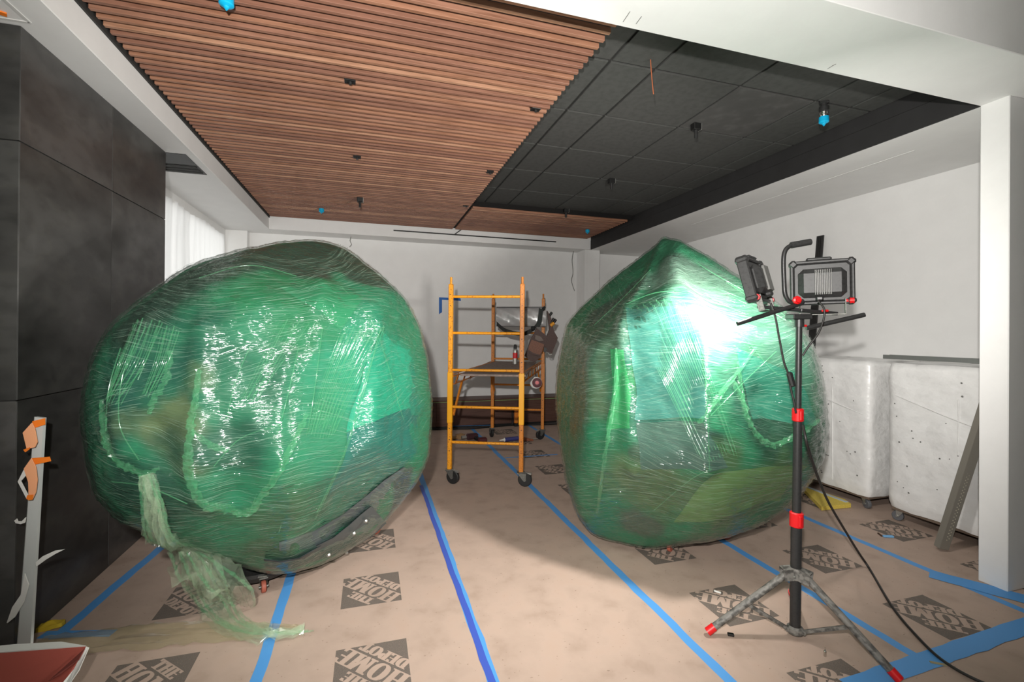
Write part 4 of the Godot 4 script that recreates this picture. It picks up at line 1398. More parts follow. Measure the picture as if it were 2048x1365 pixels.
func rbox(cen: Vector3, s: Vector3, rad: float, amp: float, seed_: int) -> MB:
	var nz := noise(1.0, seed_, 3)
	var rows := []
	var K := 96
	var prof := []
	for k in 5: prof.append([-s.y * 0.5, 0.55 + 0.45 * k / 4.0 - 0.04])
	for k in 25: prof.append([lerpf(-s.y * 0.5, s.y * 0.5, k / 24.0), 1.0 - (0.025 if k == 0 or k == 24 else 0.0)])
	for k in 5: prof.append([s.y * 0.5 + 0.004 * k, 0.96 - 0.9 * (k + 1) / 5.0])
	for pr in prof:
		var r := PackedVector3Array()
		for j in K:
			var a := TAU * j / K
			var hx := s.x * 0.5 - rad
			var hz := s.z * 0.5 - rad
			# walk round a rounded rectangle
			var d := Vector2(cos(a), sin(a))
			var q := Vector2(clampf(d.x * 9.0, -1, 1) * hx, clampf(d.y * 9.0, -1, 1) * hz)
			var t := Vector2(d.x / maxf(absf(d.x), absf(d.y)), d.y / maxf(absf(d.x), absf(d.y)))
			q = Vector2(t.x * (hx + rad), t.y * (hz + rad))
			var ov := Vector2(maxf(absf(q.x) - hx, 0.0), maxf(absf(q.y) - hz, 0.0))
			if ov.length() > rad:
				ov = ov.normalized() * rad
				q = Vector2(signf(q.x) * (hx + ov.x) if absf(q.x) > hx else q.x, signf(q.y) * (hz + ov.y) if absf(q.y) > hz else q.y)
			var p := cen + Vector3(q.x * pr[1], pr[0], q.y * pr[1])
			p += Vector3(q.x, 0, q.y).normalized() * amp * nz.get_noise_3d(p.x * 4.0, p.y * 4.0, p.z * 4.0) + Vector3(0, amp * 0.6 * nz.get_noise_2d(p.x * 5.0, p.z * 5.0), 0)
			r.append(p)
		rows.append(r)
	var m := MB.new()
	m.grid(rows, true, false)
	return m

# ---------------------------------------------------------------- scaffold and what hangs on it
func build_scaffold() -> void:
	var A := Vector3(0.70, 0, -4.22)
	var B := Vector3(1.30, 0, -3.97)
	var C := Vector3(1.53, 0, -5.885)
	var D := C + (B - A)
	var ux := (B - A).normalized()
	var uz := Vector3.UP.cross(ux).normalized() * -1.0
	uz = ux.cross(Vector3.UP).normalized()
	var bs := Basis(ux, Vector3.UP, ux.cross(Vector3.UP))
	var t := thing("scaffold", "yellow rolling scaffold with a plywood deck between the two green bundles", "scaffold")
	var posts := [A, B, C, D]
	for k in 4:
		var p: Vector3 = posts[k]
		var m: Material = M.yellow if k == 0 else M.orange_worn
		var b := MB.new()
		b.box(p + Vector3(0, 0.965, 0), Vector3(0.040, 1.69, 0.040), bs, 0.005)
		var po := obj("post", b, m, t)
		obj("top_pin", rod(p + Vector3(0, 1.80, 0), p + Vector3(0, 1.872, 0), 0.011, 10), m, po)
		var hl := MB.new()
		var dd := -1.0 if k < 2 else -1.0
		var y := 0.30
		var fz := (EYE - p)
		fz.y = 0
		var face := bs.z if bs.z.dot(fz) > 0.0 else -bs.z
		while y < 1.78:
			hl.lathe(p + Vector3(0, y, 0) + face * 0.0195, face, [[0.0045, 0.0], [0.0045, 0.0012], [0.0, 0.0013]], 8)
			y += 0.101
		obj("pin_holes", hl, M.black, po).set_meta("kind", "stuff")
		var sl := MB.new()
		sl.box(p + Vector3(0, 0.78, 0), Vector3(0.047, 0.46 if k < 2 else 0.40, 0.047), bs, 0.004)
		obj("sleeve", sl, M.yellow_new if k < 2 else M.orange_worn, t)
	for y in [0.375, 0.695, 1.03, 1.365, 1.695]:
		obj("rung", rod(A + Vector3(0, y, 0), B + Vector3(0, y, 0), 0.0125, 10), M.yellow, t)
		if y < 1.6: obj("rung", rod(C + Vector3(0, y, 0), D + Vector3(0, y, 0), 0.0125, 10), M.orange_worn, t)
	# deck and its side beams
	var mid := (A + B + C + D) * 0.25
	var ln := A.distance_to(C)
	var wd := A.distance_to(B)
	obj("deck", box(mid + Vector3(0, 0.985, 0), Vector3(wd - 0.055, 0.018, ln - 0.02), 0.002, bs), M.ply, t)
	for s in [[A, C, 1.0], [B, D, -1.0]]:
		var o: Vector3 = ux * s[2] * 0.026
		var bm := MB.new()
		var a: Vector3 = s[0] + o
		var c: Vector3 = s[1] + o
		barto(bm, a + Vector3(0, 0.972, 0), c + Vector3(0, 0.972, 0), 0.006, 0.012)
		barto(bm, a + Vector3(0, 0.995, 0), c + Vector3(0, 0.995, 0), 0.022, 0.004)
		barto(bm, a + Vector3(0, 0.902, 0), c + Vector3(0, 0.902, 0), 0.022, 0.006)
		for k in 7:
			var u := a.lerp(c, (k + 0.5) / 7.0)
			barto(bm, u + Vector3(0, 0.90, 0) - (c - a).normalized() * 0.05, u + Vector3(0, 0.98, 0) + (c - a).normalized() * 0.05, 0.005, 0.03)
		obj("side_beam", bm, M.orange_worn, t)
		var dz: Vector3 = (c - a).normalized()
		for e in [[a, 1.0], [c, -1.0]]:
			var f: Vector3 = e[0]
			obj("knee_brace", bar(f + Vector3(0, 0.62, 0) + dz * e[1] * 0.02, f + Vector3(0, 0.90, 0) + dz * e[1] * 0.30, 0.018, 0.026, 0.002), M.orange_worn, t)
	# casters
	var cf := [Vector3(0.4, 0, 0.35), Vector3(0.55, 0, 0.28), Vector3(-0.05, 0, -1), Vector3(-0.7, 0, 0.2)]
	for k in 4:
		var p: Vector3 = posts[k]
		var d: Vector3 = cf[k].normalized()
		caster(t, "caster", p + d * 0.035, 0.062, 0.032, -d, 0.128, M.rubber, M.zinc_dull)
		obj("brake_lever", bar(p + d * 0.02 + Vector3(0, 0.122, 0), p + d * 0.095 + Vector3(0, 0.115, 0), 0.022, 0.018, 0.003), M.zinc, t)
	# spray can on the deck
	var cb: Vector3 = on_y(1030, 729, 0.995)
	var can := thing("spray_can", "small silver spray can with a black cap standing on the scaffold deck", "spray can")
	var cm := MB.new()
	cm.lathe(cb, Vector3.UP, [[0.0, 0.0], [0.026, 0.0], [0.027, 0.004], [0.027, 0.165], [0.021, 0.182], [0.012, 0.188]], 16)
	obj("can_body", cm, M.zinc, can)
	var cl := MB.new()
	cl.lathe(cb, Vector3.UP, [[0.0274, 0.07], [0.0276, 0.071], [0.0276, 0.135], [0.0274, 0.136]], 16)
	obj("printed_label", cl, M.red, can)
	var cc := MB.new()
	cc.lathe(cb, Vector3.UP, [[0.020, 0.182], [0.018, 0.215], [0.014, 0.234], [0.0, 0.236]], 14)
	obj("cap", cc, M.black, can)
	# shiny grey sleeve laid along the far frame
	var q0 := at(993, 618, 5.98)
	var q1 := at(1092, 618, 5.86)
	var rows := []
	for i in 15:
		var r := PackedVector3Array()
		var ph := lerpf(-1.35, 1.35, i / 14.0)
		for j in 13:
			var p := q0.lerp(q1, j / 12.0) + Vector3(0, -0.105 + 0.115 * sin(ph) / sin(1.35), 0) - FW * (0.05 * cos(ph) + 0.006 * sin(j * 1.7 + i))
			r.append(p)
		rows.append(r)
	var sm := MB.new()
	sm.grid(rows, false, true)
	var pk := thing("plastic_sleeve", "shiny grey plastic sleeve tied across the far end of the scaffold", "plastic sleeve")
	obj("sleeve_sheet", sm, mat(Color(0.80, 0.80, 0.80), 0.25, 0.4), pk)
	obj("shade_bar", bar(q0 + Vector3(0, 0.012, 0), q1 + Vector3(0, 0.012, 0), 0.012, 0.03, 0.003), mat(Color(0.33, 0.33, 0.33), 0.5), pk)  # dark bars stand in for the shadow bands above and below the sleeve
	obj("shade_bar", bar(q0 - Vector3(0, 0.212, 0), q1 - Vector3(0, 0.212, 0), 0.012, 0.03, 0.003), mat(Color(0.33, 0.33, 0.33), 0.5), pk)
	# tool belt on the far right post
	var tb := thing("tool_belt", "brown leather tool belt with two pouches hung on the far scaffold post", "tool belt")
	var E := 5.70
	var st := MB.new()
	for w in [[[993, 647, E + 0.2], [1008, 660, E + 0.05], [1025, 666, E], [1045, 668, E], [1058, 664, E], [1070, 655, E - 0.02], [1078, 640, E - 0.03], [1083, 622, E - 0.03], [1090, 616, E + 0.02]]]:
		var pts := []
		for p in w: pts.append(at(p[0], p[1], p[2]))
		pts = smooth(pts, 5)
		var rr := []
		for p in pts: rr.append(PackedVector3Array([p + Vector3(0.0, 0.026, 0.0), p + Vector3(0.0, 0.0, 0.006), p - Vector3(0, 0.026, 0)]))
		st.grid(rr)
	obj("webbing", st, mat(Color(0.16, 0.165, 0.16), 0.8), tb)
	obj("strap", poly([[1078, 616], [1086, 620], [1083, 645], [1077, 655], [1072, 652], [1076, 634]], E - 0.05, 0.02), mat(Color(0.17, 0.19, 0.18), 0.8), tb)
	obj("buckle", box(at(1066, 657, E - 0.06), Vector3(0.05, 0.05, 0.03), 0.008), M.black, tb)
	obj("pouch", poly([[1073, 657], [1088, 668], [1094, 674], [1090, 690], [1083, 702], [1080, 715], [1070, 724], [1060, 722], [1049, 712], [1056, 695], [1060, 680], [1068, 668]], E - 0.05, 0.10), M.leather, tb)
	obj("pouch_pocket", poly([[1063, 680], [1075, 684], [1088, 689], [1084, 704], [1078, 712], [1066, 709], [1056, 702], [1058, 692]], E - 0.13, 0.05), M.leather_tan, tb)
	obj("pouch_flap", poly([[1071, 670], [1082, 674], [1087, 682], [1078, 683], [1070, 679]], E - 0.15, 0.02), mat(Color(0.42, 0.36, 0.33), 0.6), tb)
	obj("pouch_band", poly([[1056, 699], [1066, 706], [1079, 710], [1080, 713], [1066, 710], [1055, 703]], E - 0.165, 0.012), M.leather, tb)
	obj("pouch", poly([[1094, 622], [1101, 634], [1104, 650], [1108, 664], [1115, 676], [1110, 690], [1103, 708], [1094, 704], [1088, 690], [1092, 676], [1098, 660], [1096, 640]], E - 0.02, 0.10), M.leather, tb)
	obj("hammer_loop", poly([[1088, 695], [1094, 697], [1092, 706], [1087, 704]], E - 0.09, 0.03), M.black, tb)
	for q in [[1099, 632, 1104, 625], [1102, 646, 1108, 638], [1105, 650, 1112, 639]]:
		obj("tool_handle", rod(at(q[0], q[1], E - 0.06), at(q[2], q[3], E - 0.06), 0.016, 8), M.black, tb)
	obj("tool_handle", rod(at(1101, 652, E - 0.08), at(1108, 646, E - 0.08), 0.020, 8), mat(Color(0.86, 0.58, 0.12), 0.5), tb)
	var hk := MB.new()
	hk.tube(smooth([at(1096, 706, E - 0.06), at(1099, 710, E - 0.06), at(1103, 709, E - 0.06), at(1104, 705, E - 0.06)], 4), 0.006, 6)
	obj("hook", hk, M.zinc, tb)
	# round reel under the deck
	var rl := thing("chalk_reel", "small round red and white reel hanging under the scaffold deck", "reel")
	var rc := at(1072, 766, 5.55)
	var fd := (EYE - rc).normalized()
	var r1 := MB.new()
	r1.lathe(rc, fd, [[0.0, -0.02], [0.068, -0.02], [0.072, 0.0], [0.068, 0.012], [0.0, 0.014]], 20)
	obj("rim", r1, M.paper_white, rl)
	var r2 := MB.new()
	r2.lathe(rc + RT * 0.012, fd, [[0.058, 0.0], [0.058, 0.02], [0.03, 0.026], [0.0, 0.027]], 20)
	obj("disc", r2, mat(Color(0.36, 0.16, 0.18), 0.5), rl)
	var r3 := MB.new()
	r3.lathe(rc + RT * 0.012, fd, [[0.022, 0.02], [0.022, 0.032], [0.0, 0.033]], 14)
	obj("hub", r3, M.red, rl)
	obj("hanger", rod(rc + Vector3(0, 0.06, 0), rc + Vector3(0, 0.16, -0.02), 0.006, 6), M.black, rl)

func build_back_floor() -> void:
	# drill, caulk gun, tools and leads behind the scaffold
	var d := thing("cordless_drill", "dark red cordless drill lying on the floor behind the scaffold", "drill")
	var p := on_y(945, 876, 0.03)
	obj("motor_body", bar(p + Vector3(-0.09, 0.02, 0.03), p + Vector3(0.07, 0.02, -0.01), 0.07, 0.075, 0.02), mat(Color(0.24, 0.13, 0.15), 0.5), d)
	obj("chuck", rod(p + Vector3(-0.15, 0.02, 0.045), p + Vector3(-0.09, 0.02, 0.03), 0.022, 10), M.zinc, d)
	obj("grip", bar(p + Vector3(0.03, 0.0, 0.02), p + Vector3(0.08, -0.005, 0.14), 0.05, 0.045, 0.012), M.black, d)
	obj("battery", box(p + Vector3(0.09, 0.005, 0.17), Vector3(0.11, 0.06, 0.07), 0.012), mat(Color(0.30, 0.10, 0.11), 0.5), d)
	var gl := thing("work_glove", "crumpled tan work glove on the floor beside the drill", "glove")
	var gp := on_y(921, 874, 0.03)
	obj("palm", rbox(gp, Vector3(0.12, 0.05, 0.09), 0.03, 0.02, 5), mat(Color(0.55, 0.42, 0.27), 0.8), gl)
	for k in 4:
		obj("finger", rod(gp + Vector3(-0.05, -0.005, -0.035 + 0.023 * k), gp + Vector3(-0.12 - 0.008 * (k % 2), -0.015, -0.05 + 0.03 * k), 0.012, 7), mat(Color(0.55, 0.42, 0.27), 0.8), gl)
	var cg := thing("caulk_tube", "blue and white sealant tube lying on the floor under the scaffold", "sealant tube")
	var c0 := on_y(1002, 881, 0.028)
	var c1 := on_y(1036, 877, 0.028)
	obj("tube", rod(c0.lerp(c1, 0.2), c1, 0.026, 14), mat(Color(0.24, 0.25, 0.48), 0.4), cg)
	var nzm := MB.new()
	nzm.lathe(c0.lerp(c1, 0.2), c0 - c1, [[0.026, 0.0], [0.012, 0.01], [0.006, 0.07], [0.0, 0.07]], 12)
	obj("nozzle", nzm, M.paper_white, cg)
	var pl := thing("hand_clamp", "rusty orange hand clamp lying on the floor behind the near scaffold wheel", "clamp")
	var k0 := on_y(1056, 880, 0.02)
	obj("jaw", bar(k0 + Vector3(-0.08, 0, -0.02), k0 + Vector3(0.06, 0, 0.03), 0.03, 0.03, 0.006), mat(Color(0.52, 0.30, 0.20), 0.6), pl)
	obj("jaw", bar(k0 + Vector3(-0.05, 0.012, -0.07), k0 + Vector3(0.03, 0.01, 0.06), 0.026, 0.022, 0.005), mat(Color(0.55, 0.33, 0.22), 0.6), pl)
	obj("screw", rod(k0 + Vector3(0.02, 0.01, 0.02), k0 + Vector3(0.12, 0.012, 0.03), 0.008, 7), M.zinc, pl)
	var lv := thing("orange_tool", "upright orange and black hand tool leaning on the brown base of the back wall", "hand tool")
	var lp := on_z(1030, 840, -6.55)
	obj("shell", bar(Vector3(lp.x, 0.045, -6.50), Vector3(lp.x + 0.02, 0.24, -6.555), 0.055, 0.03, 0.008), mat(Color(0.85, 0.48, 0.08), 0.5), lv)
	obj("side_bar", bar(Vector3(lp.x - 0.055, 0.03, -6.50), Vector3(lp.x - 0.04, 0.25, -6.56), 0.02, 0.02, 0.004), M.black, lv)
	obj("foot", box(Vector3(lp.x, 0.024, -6.50), Vector3(0.07, 0.042, 0.05), 0.008), M.black, lv)
	var cb := MB.new()
	var pts := []
	for i in 14: pts.append(Vector3(-0.2 + i * 0.26, 0.013, -6.50 + 0.035 * sin(i * 1.3)))
	cb.tube(smooth(pts, 4), 0.011, 7)
	tag(obj("floor_cable", cb, M.black), "black cable lying along the foot of the brown wall base", "cable")
	tag(obj("floor_tape", tape(on_y(895, 857) + Vector3(0, 0.03, 0), on_y(985, 855) + Vector3(0, 0.03, 0), 0.05, 77), M.tape), "scrap of blue tape stuck along the foot of the brown wall base", "tape")
	var sl := MB.new()
	var g0 := on_z(868, 806, -6.586)
	var g1 := on_z(1112, 797, -6.586)
	sl.tube([g0 + (g0 - g1) * 1.2, g1 + (g1 - g0) * 0.3], 0.0032, 5)
	tag(obj("string_line", sl, mat(Color(0.62, 0.78, 0.50), 0.6)), "taut pale green string line along the front of the brown wall base", "string")
	# blue tape corner on the back wall
	var z := ZW + 0.002
	var tm := MB.new()
	slab(tm, [on_z(878, 595, z), on_z(878, 629, z), on_z(884, 625, z), on_z(884, 600, z), on_z(922, 602, z), on_z(921, 597, z)], 0.002)
	tag(obj("wall_tape", tm, M.tape_wall), "corner of bright blue tape stuck on the white back wall", "tape")
	# wires hanging from the back soffit
	var w1 := MB.new()
	w1.tube(smooth([on_y(1147, 503, H1), on_z(1144, 520, -6.7), on_z(1146, 545, -6.7), on_z(1143, 562, -6.7), on_z(1149, 582, -6.72)], 5), 0.0045, 6)
	tag(obj("hanging_wire", w1, M.zinc_dull), "thin grey wire hanging from the soffit beside the right bundle", "wire")
	var w2 := MB.new()
	w2.tube(smooth([on_y(702, 474, H1), on_z(700, 482, -6.75), on_z(703, 489, -6.75), on_z(699, 494, -6.75)], 4), 0.004, 6)
	tag(obj("hanging_wire", w2, M.zinc_dull), "short curled wire end hanging from the soffit above the left bundle", "wire")

# ---------------------------------------------------------------- right side
func build_right_side() -> void:
	var specs := [[Vector3(4.035, 0.635, -3.06), Vector3(0.60, 1.07, 0.77), "white film wrapped crate on casters farther from the white column", 3], [Vector3(4.020, 0.635, -2.165), Vector3(0.61, 1.07, 0.74), "white film wrapped crate on casters partly behind the white column", 8]]
	for s in specs:
		var t := thing("wrapped_crate", s[2], "crate", "white wrapped crates")
		var c: Vector3 = s[0]
		var z: Vector3 = s[1]
		obj("wrapped_body", rbox(c, z, 0.035, 0.014, s[3]), M.wrap_white, t)
		obj("pallet_base", box(c - Vector3(0, z.y * 0.5 + 0.006, 0), Vector3(z.x - 0.04, 0.03, z.z - 0.04), 0.003), mat(Color(0.42, 0.36, 0.31), 0.8), t)
		for i in [-1.0, 1.0]:
			for j in [-1.0, 1.0]:
				caster(t, "caster", Vector3(c.x + i * (z.x * 0.5 - 0.045), 0.0015, c.z + j * (z.z * 0.5 - 0.05)), 0.036, 0.026, Vector3(0.3, 0, -j), 0.088, M.rubber_grey, M.zinc)
		var rg := RandomNumberGenerator.new()
		rg.seed = s[3]
		var sp := MB.new()
		for k in 26:
			var y := rg.randf_range(-0.42, 0.46) * z.y
			var zz := rg.randf_range(-0.44, 0.44) * z.z
			var r := rg.randf_range(0.003, 0.007)
			sp.lathe(c + Vector3(-z.x * 0.5 - 0.004, y, zz), Vector3(-1, 0, 0), [[r, 0.0], [r * 0.8, 0.003], [0.0, 0.004]], 6)
		obj("dirt_spots", sp, mat(Color(0.42, 0.42, 0.41), 0.8), t).set_meta("kind", "stuff")
		var fo := MB.new()
		fo.tube(smooth([c + Vector3(-z.x * 0.5 - 0.002, 0.30, -z.z * 0.42), c + Vector3(-z.x * 0.5 - 0.004, 0.20, 0.0), c + Vector3(-z.x * 0.5 - 0.002, 0.11, z.z * 0.44)], 8), 0.004, 5)
		fo.tube([c + Vector3(-z.x * 0.5 - 0.001, -z.y * 0.45, z.z * 0.1), c + Vector3(-z.x * 0.5 - 0.002, z.y * 0.30, z.z * 0.1)], 0.0035, 5)
		obj("film_fold", fo, M.wrap_white, t)
	# steel channels
	var steel := mat(Color(0.56, 0.57, 0.56), 0.35, 0.6)
	var ch := MB.new()
	var a := Vector3(3.80, 1.197, -2.60)
	var b := Vector3(3.86, 1.197, -1.82)
	barto(ch, a, b, 0.07, 0.003)
	barto(ch, a + Vector3(-0.035, 0.014, 0), b + Vector3(-0.035, 0.014, 0), 0.003, 0.03)
	barto(ch, a + Vector3(0.035, 0.014, 0), b + Vector3(0.035, 0.014, 0), 0.003, 0.03)
	tag(obj("steel_channel", ch, steel), "thin steel channel lying on top of the white crates", "steel channel")
	var sd := thing("steel_stud", "perforated grey steel stud leaning between the crates and the white column", "steel stud")
	var s0 := on_y(1888, 1106, 0.0)
	var s1 := on_x(1992, 775, 3.63)
	var dr := (s1 - s0).normalized()
	var sx := Vector3(0.95, 0, 0.31)
	sx = (sx - dr * sx.dot(dr)).normalized()
	var sn := sx.cross(dr).normalized()
	if sn.dot(EYE - s0) < 0.0: sn = -sn
	var q0 := s0 + Vector3(0, 0.02, 0)
	var steel2 := mat(Color(0.50, 0.485, 0.45), 0.45, 0.1)
	var w := 0.029
	var bd := MB.new()
	slab(bd, [q0 - sx * w, q0 + sx * w, s1 + sx * w, s1 - sx * w], 0.003)
	slab(bd, [q0 + sx * w, q0 + sx * w - sn * 0.04, s1 + sx * w - sn * 0.04, s1 + sx * w], 0.003)
	slab(bd, [q0 - sx * w, s1 - sx * w, s1 - sx * w - sn * 0.04, q0 - sx * w - sn * 0.04], 0.003)
	obj("channel", bd, steel2, sd)
	var lip := MB.new()
	slab(lip, [q0 + sx * (w + 0.004) - sn * 0.045, q0 + sx * (w + 0.022) - sn * 0.05, s1 + sx * (w + 0.022) - sn * 0.05, s1 + sx * (w + 0.004) - sn * 0.045], 0.003)
	obj("inner_channel", lip, M.steel_black, sd)
	var ho := MB.new()
	var ln := q0.distance_to(s1)
	for k in 44:
		for c in [-0.35, 0.05]:
			ho.lathe(q0 + dr * ln * (0.06 + 0.92 * (k + (0.5 if c > 0 else 0.0)) / 44.0) + sx * w * (c + 0.25) + sn * 0.0016, sn, [[0.0035, 0.0], [0.0035, 0.001], [0.0, 0.0011]], 6)
	obj("punched_holes", ho, mat(Color(0.72, 0.70, 0.62), 0.6), sd).set_meta("kind", "stuff")
	# dark channel leaning on the right wall behind the floodlight
	var e1 := on_x(1641, 472, XW - 0.03)
	var e0 := Vector3(XW - 0.26, 0.0, e1.z)
	var dk := MB.new()
	for o in [-0.022, 0.0, 0.022]: barto(dk, e0 + Vector3(0, 0, o), e1 + Vector3(0, 0, o), 0.03, 0.013, 0.0, Vector3(1, 0, 0))
	tag(obj("dark_channel", dk, M.steel_black), "tall black ribbed channel leaning on the right wall behind the floodlight head", "metal channel")
	# yellow insulation board with a metal edge
	var yb := thing("insulation_board", "flat yellow insulation board on the floor beside the white crates", "insulation board")
	var ym := MB.new()
	slab(ym, [on_y(1598, 972, 0.02), on_y(1643, 1018, 0.02), on_y(1702, 1012, 0.02), on_y(1690, 1003, 0.02)], 0.03)
	obj("board", ym, M.yellow_foam, yb)
	obj("edge_trim", bar(on_y(1605, 972, 0.032), on_y(1694, 1006, 0.032), 0.035, 0.012, 0.002), mat(Color(0.72, 0.76, 0.78), 0.4), yb)
	# scraps on the floor
	tag(obj("tape_scrap", bar(on_y(1766, 1073, 0.008), on_y(1787, 1074, 0.008), 0.02, 0.012, 0.003), mat(Color(0.45, 0.66, 0.84), 0.6)), "curled scrap of pale blue tape on the printed paper near the crates", "tape scrap")
	tag(obj("wood_sliver", bar(on_y(1756, 1067, 0.006), on_y(1764, 1073, 0.006), 0.008, 0.008), mat(Color(0.28, 0.20, 0.15), 0.8)), "dark wood sliver beside the pale blue tape scrap", "scrap")
	tag(obj("black_scrap", bar(on_y(1455, 1269, 0.008), on_y(1468, 1271, 0.008), 0.018, 0.010, 0.002), M.black), "short black plastic scrap beside the left foot of the stand", "scrap")
	tag(obj("white_stick", bar(on_y(1428, 1182, 0.007), on_y(1442, 1187, 0.007), 0.009, 0.008, 0.002), M.paper_white), "short white stick lying on the printed logo beside the stand", "scrap")
	tag(obj("foil_scrap", rbox(on_y(1650, 1308, 0.014), Vector3(0.014, 0.022, 0.012), 0.004, 0.006, 4), M.chrome), "tiny shiny foil scrap on the floor in front of the stand", "scrap")
	tag(obj("paper_sliver", bar(on_y(1860, 1325, 0.005), on_y(1892, 1331, 0.005), 0.012, 0.004), mat(Color(0.62, 0.58, 0.45), 0.8)), "thin tan sliver of cardboard beside the wide blue tape", "scrap")

# ---------------------------------------------------------------- left front corner
func build_left_front() -> void:
	var t := thing("corner_strip", "white plastic corner strip with curled orange tape standing against the dark wall", "corner strip")
	var d := 1.955
	var st := MB.new()
	slab(st, [at(37, 1300, d), at(63, 1302, d), at(90, 836, d), at(72, 834, d)], 0.012)
	slab(st, [at(37, 1300, d), at(72, 834, d), at(70, 834, d + 0.03), at(35, 1296, d + 0.03)], 0.006)
	obj("strip", st, mat(Color(0.76, 0.775, 0.765), 0.6), t)
	obj("orange_tape", poly([[65, 843], [90, 837], [90, 850], [68, 857]], d - 0.012, 0.003), M.orange, t)
	obj("orange_tape", poly([[63, 917], [99, 914], [102, 923], [69, 930]], d - 0.012, 0.003), M.orange, t)
	obj("tape_backing", poly([[64, 846], [70, 858], [75, 885], [70, 895], [54, 899], [46, 866]], d - 0.030, 0.003), M.orange_pale, t)
	obj("orange_tape", poly([[47, 900], [60, 895], [58, 900], [51, 905]], d - 0.034, 0.003), M.orange, t)
	obj("tape_backing", poly([[63, 917], [72, 935], [75, 960], [72, 985], [66, 998], [58, 996], [57, 965], [48, 938]], d - 0.030, 0.003), M.orange_pale, t)
	obj("tape_backing", poly([[48, 940], [56, 947], [42, 963], [56, 990], [58, 1000], [53, 997], [36, 964]], d - 0.022, 0.003), M.paper_white, t)
	obj("orange_tape", poly([[55, 991], [66, 990], [65, 1000], [58, 1001], [53, 998]], d - 0.036, 0.003), M.orange, t)
	obj("paper_curl", poly([[52, 1035], [50, 1046], [42, 1049], [32, 1047], [29, 1042], [34, 1038], [36, 1043], [44, 1043]], d - 0.01, 0.003), M.paper_white, t)
	obj("paper_curl", poly([[72, 1125], [86, 1113], [110, 1102], [130, 1099], [112, 1108], [92, 1120], [73, 1134]], d - 0.006, 0.003), M.paper_white, t)
	obj("paper_curl", poly([[50, 1148], [58, 1170], [48, 1205], [30, 1235], [15, 1247], [14, 1246], [25, 1215], [42, 1190]], d - 0.014, 0.003), M.paper_white, t)
	# red and white folded sheet at the lower left
	var r := thing("folded_sheet", "folded red sheet with a white back lying in the front left corner", "paper")
	var red := MB.new()
	slab(red, [at(-260, 1328, 1.66), at(172, 1294, 1.70), at(152, 1328, 1.66), at(148, 1340, 1.65), at(128, 1366, 1.62), at(90, 1440, 1.56), at(-260, 1460, 1.54)], 0.003)
	obj("red_face", red, M.paper_red, r)
	var wh := MB.new()
	slab(wh, [at(-260, 1326, 1.665), at(172, 1293, 1.705), at(122, 1285, 1.75), at(30, 1290, 1.76), at(-260, 1318, 1.72)], 0.003)
	obj("white_fold", wh, M.paper_white, r)
	var ed := MB.new()
	slab(ed, [at(173, 1294, 1.70), at(178, 1296, 1.70), at(158, 1342, 1.645), at(140, 1368, 1.62), at(100, 1440, 1.56), at(90, 1440, 1.56), at(128, 1364, 1.62), at(148, 1340, 1.65)], 0.004)
	obj("torn_edge", ed, M.paper_white, r)
	obj("crease", poly([[170, 1298, 1.688], [158, 1320, 1.652], [118, 1352, 1.625], [96, 1364, 1.613], [130, 1334, 1.645]], 1.6, 0.003), mat(Color(0.52, 0.25, 0.22), 0.7), r)
	var ft := MB.new()
	slab(ft, [Vector3(-1.9, 0.007, -0.9), at(100, 1440, 1.56) * Vector3(1, 0, 1) + Vector3(0, 0.007, 0), at(160, 1310, 1.70) * Vector3(1, 0, 1) + Vector3(0, 0.007, 0), at(-260, 1330, 1.68) * Vector3(1, 0, 1) + Vector3(0, 0.007, 0)], 0.006)
	obj("lower_fold", ft, M.paper_white, r)
	# yellow scrap and the clear film on the floor
	tag(obj("sponge_scrap", rbox(on_y(100, 1253, 0.012), Vector3(0.10, 0.018, 0.045), 0.012, 0.02, 9), mat(Color(0.78, 0.66, 0.16), 0.85)), "torn yellow foam scrap on the floor by the dark wall", "scrap")
	var pts := []
	for p in [[70, 1290], [180, 1284], [300, 1272], [420, 1266], [530, 1262], [600, 1258]]: pts.append(on_y(p[0], p[1], 0.008))
	tag(obj("loose_film", strip(smooth(pts, 8), [0.10, 0.17, 0.19, 0.15, 0.10, 0.04], FW, 13, 0.012, 13), M.clear_flat), "flat strip of clear yellowish film lying across the floor paper at the lower left", "plastic film")

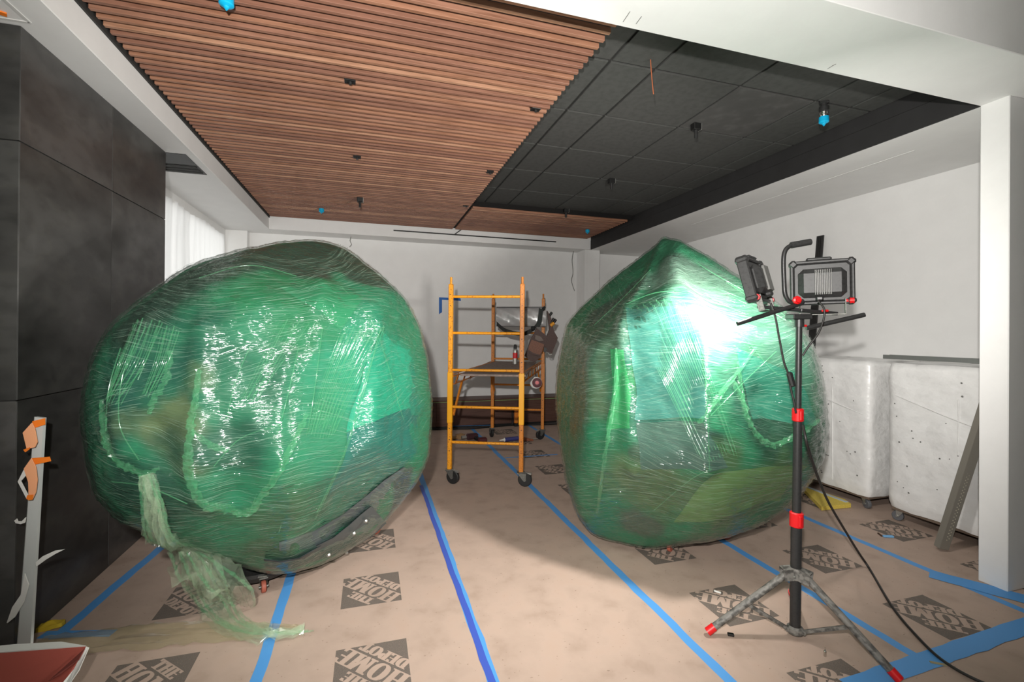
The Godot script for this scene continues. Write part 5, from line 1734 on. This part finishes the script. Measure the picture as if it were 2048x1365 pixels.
# ---------------------------------------------------------------- ceiling fittings
func build_fittings() -> void:
	var caps := [[453, -6, HS, "at the top left edge of the picture", 0.0], [643, 418, HS, "on the far slats above the left bundle", 0.0], [1175, 460, HS, "on the short slats above the right bundle", 0.0], [1648, 204, HT, "on a metal stem below the black tiles", 0.10]]
	for c in caps:
		var p := on_y(c[0], c[1], c[2])
		var t := thing("sprinkler", "sprinkler head with a bright blue cap " + c[3], "sprinkler", "capped sprinkler heads")
		var s: float = c[4]
		if s > 0.0:
			var m := MB.new()
			m.lathe(p, Vector3.DOWN, [[0.030, -0.01], [0.030, 0.006], [0.020, 0.012], [0.020, 0.030], [0.029, 0.034], [0.029, 0.062], [0.024, 0.066]], 14)
			obj("socket", m, M.steel_black, t)
			var th := MB.new()
			th.lathe(p, Vector3.DOWN, [[0.024, 0.066], [0.026, 0.070], [0.023, 0.075], [0.026, 0.080], [0.023, 0.085], [0.026, 0.090], [0.023, 0.10]], 14)
			obj("threaded_stem", th, M.chrome, t)
		else:
			var m := MB.new()
			m.lathe(p, Vector3.DOWN, [[0.024, -0.02], [0.024, 0.004], [0.0, 0.004]], 14)
			obj("socket", m, M.steel_black, t)
		var cp := MB.new()
		cp.lathe(p + Vector3(0, -s, 0), Vector3.DOWN, [[0.0, -0.004], [0.029, 0.0], [0.030, 0.034], [0.026, 0.038], [0.013, 0.044], [0.0, 0.062]], 16)
		obj("cap", cp, M.blue_cap, t)
	var br := [[700, 163, HS, 0, "in the slats above the left bundle, nearest"], [1071, 219, HS, 0, "in the slats beside the black tiles, nearest"], [714, 315, HS, 0, "in the slats, second back above the left bundle"], [980, 345, HS, 0, "in the slats beside the black tiles, second back"], [932, 412, HS, 0, "in the slats beside the black tiles, farthest"], [720, 396, HS, 1, "with a stub below the far slats"], [1392, 248, HT, 1, "with a stub below the black tiles, nearest"], [1223, 358, HT, 1, "with a stub below the black tiles, middle"], [1132, 418, HT, 1, "with a stub below the black tiles, farthest"]]
	for c in br:
		var p := on_y(c[0], c[1], c[2])
		var t := thing("ceiling_bracket", "small black ceiling bracket " + c[4], "bracket", "black ceiling brackets")
		if c[3]:
			obj("box", box(p + Vector3(0, -0.022, 0), Vector3(0.062, 0.05, 0.05), 0.004), M.black, t)
			obj("side_plate", box(p + Vector3(0.033, -0.022, 0), Vector3(0.006, 0.046, 0.044), 0.001), M.zinc, t)
			obj("stub", rod(p + Vector3(0, -0.045, 0), p + Vector3(0, -0.105, 0), 0.013, 10), M.steel_black, t)
		else:
			obj("box", box(p + Vector3(0, 0.012, 0), Vector3(0.062, 0.032, 0.05), 0.003), M.black, t)
			obj("stub", rod(p + Vector3(0, 0.01, 0), p + Vector3(0.002, -0.016, 0), 0.010, 8), M.steel_black, t)
	var cw := MB.new()
	var c0 := on_y(1297, 62, HT)
	cw.tube(smooth([c0, at(1297, 58, c0.distance_to(EYE) * 0.88), at(1300, 100, 2.62), at(1302, 135, 2.60), at(1305, 170, 2.58), at(1307, 188, 2.57)], 5), 0.003, 6)
	tag(obj("copper_wire", cw, M.copper), "thin copper wire dangling below the black ceiling tiles", "wire")
	tag(obj("hatch_tape", bar(on_y(-10, 22, H1 - 0.004), on_y(14, 30, H1 - 0.004), 0.03, 0.006, 0.001), M.orange), "scrap of orange tape on the access hatch at the top left", "tape scrap")
	# pencil strokes left on the soffits
	var pm := MB.new()
	for l in [[1246, 44, 1260, 23], [1272, 48, 1283, 33], [1655, 138, 1668, 130], [1664, 132, 1672, 128]]:
		barto(pm, on_y(l[0], l[1], H1 - 0.0006), on_y(l[2], l[3], H1 - 0.0006), 0.003, 0.0008)
	var o := obj("pencil_marks", pm, mat(Color(0.5, 0.5, 0.49), 0.8), get_node("trim_1"))
	o.set_meta("kind", "stuff")

func settle() -> void:
	# put each thing's own origin at its base
	for o in get_children():
		if o.get_class() != "Node3D" or o.has_meta("kind"): continue
		var bb := AABB()
		var first := true
		for c in o.find_children("*", "MeshInstance3D", true, false):
			var t := Transform3D()
			var p: Node3D = c
			while p != o:
				t = p.transform * t
				p = p.get_parent()
			var b: AABB = t * c.mesh.get_aabb()
			bb = b if first else bb.merge(b)
			first = false
		if first: continue
		var base := Vector3(bb.get_center().x, bb.position.y, bb.get_center().z)
		for c in o.get_children(): c.position -= base
		o.position += base

func _ready() -> void:
	aim()
	set_light()
	make_materials()
	build_room()
	build_ceiling()
	build_floor_paper()
	build_left_pod()
	build_right_pod()
	build_work_light()
	build_cable()
	build_flash()
	build_scaffold()
	build_back_floor()
	build_right_side()
	build_left_front()
	build_fittings()
	#OBJECTS
	settle()
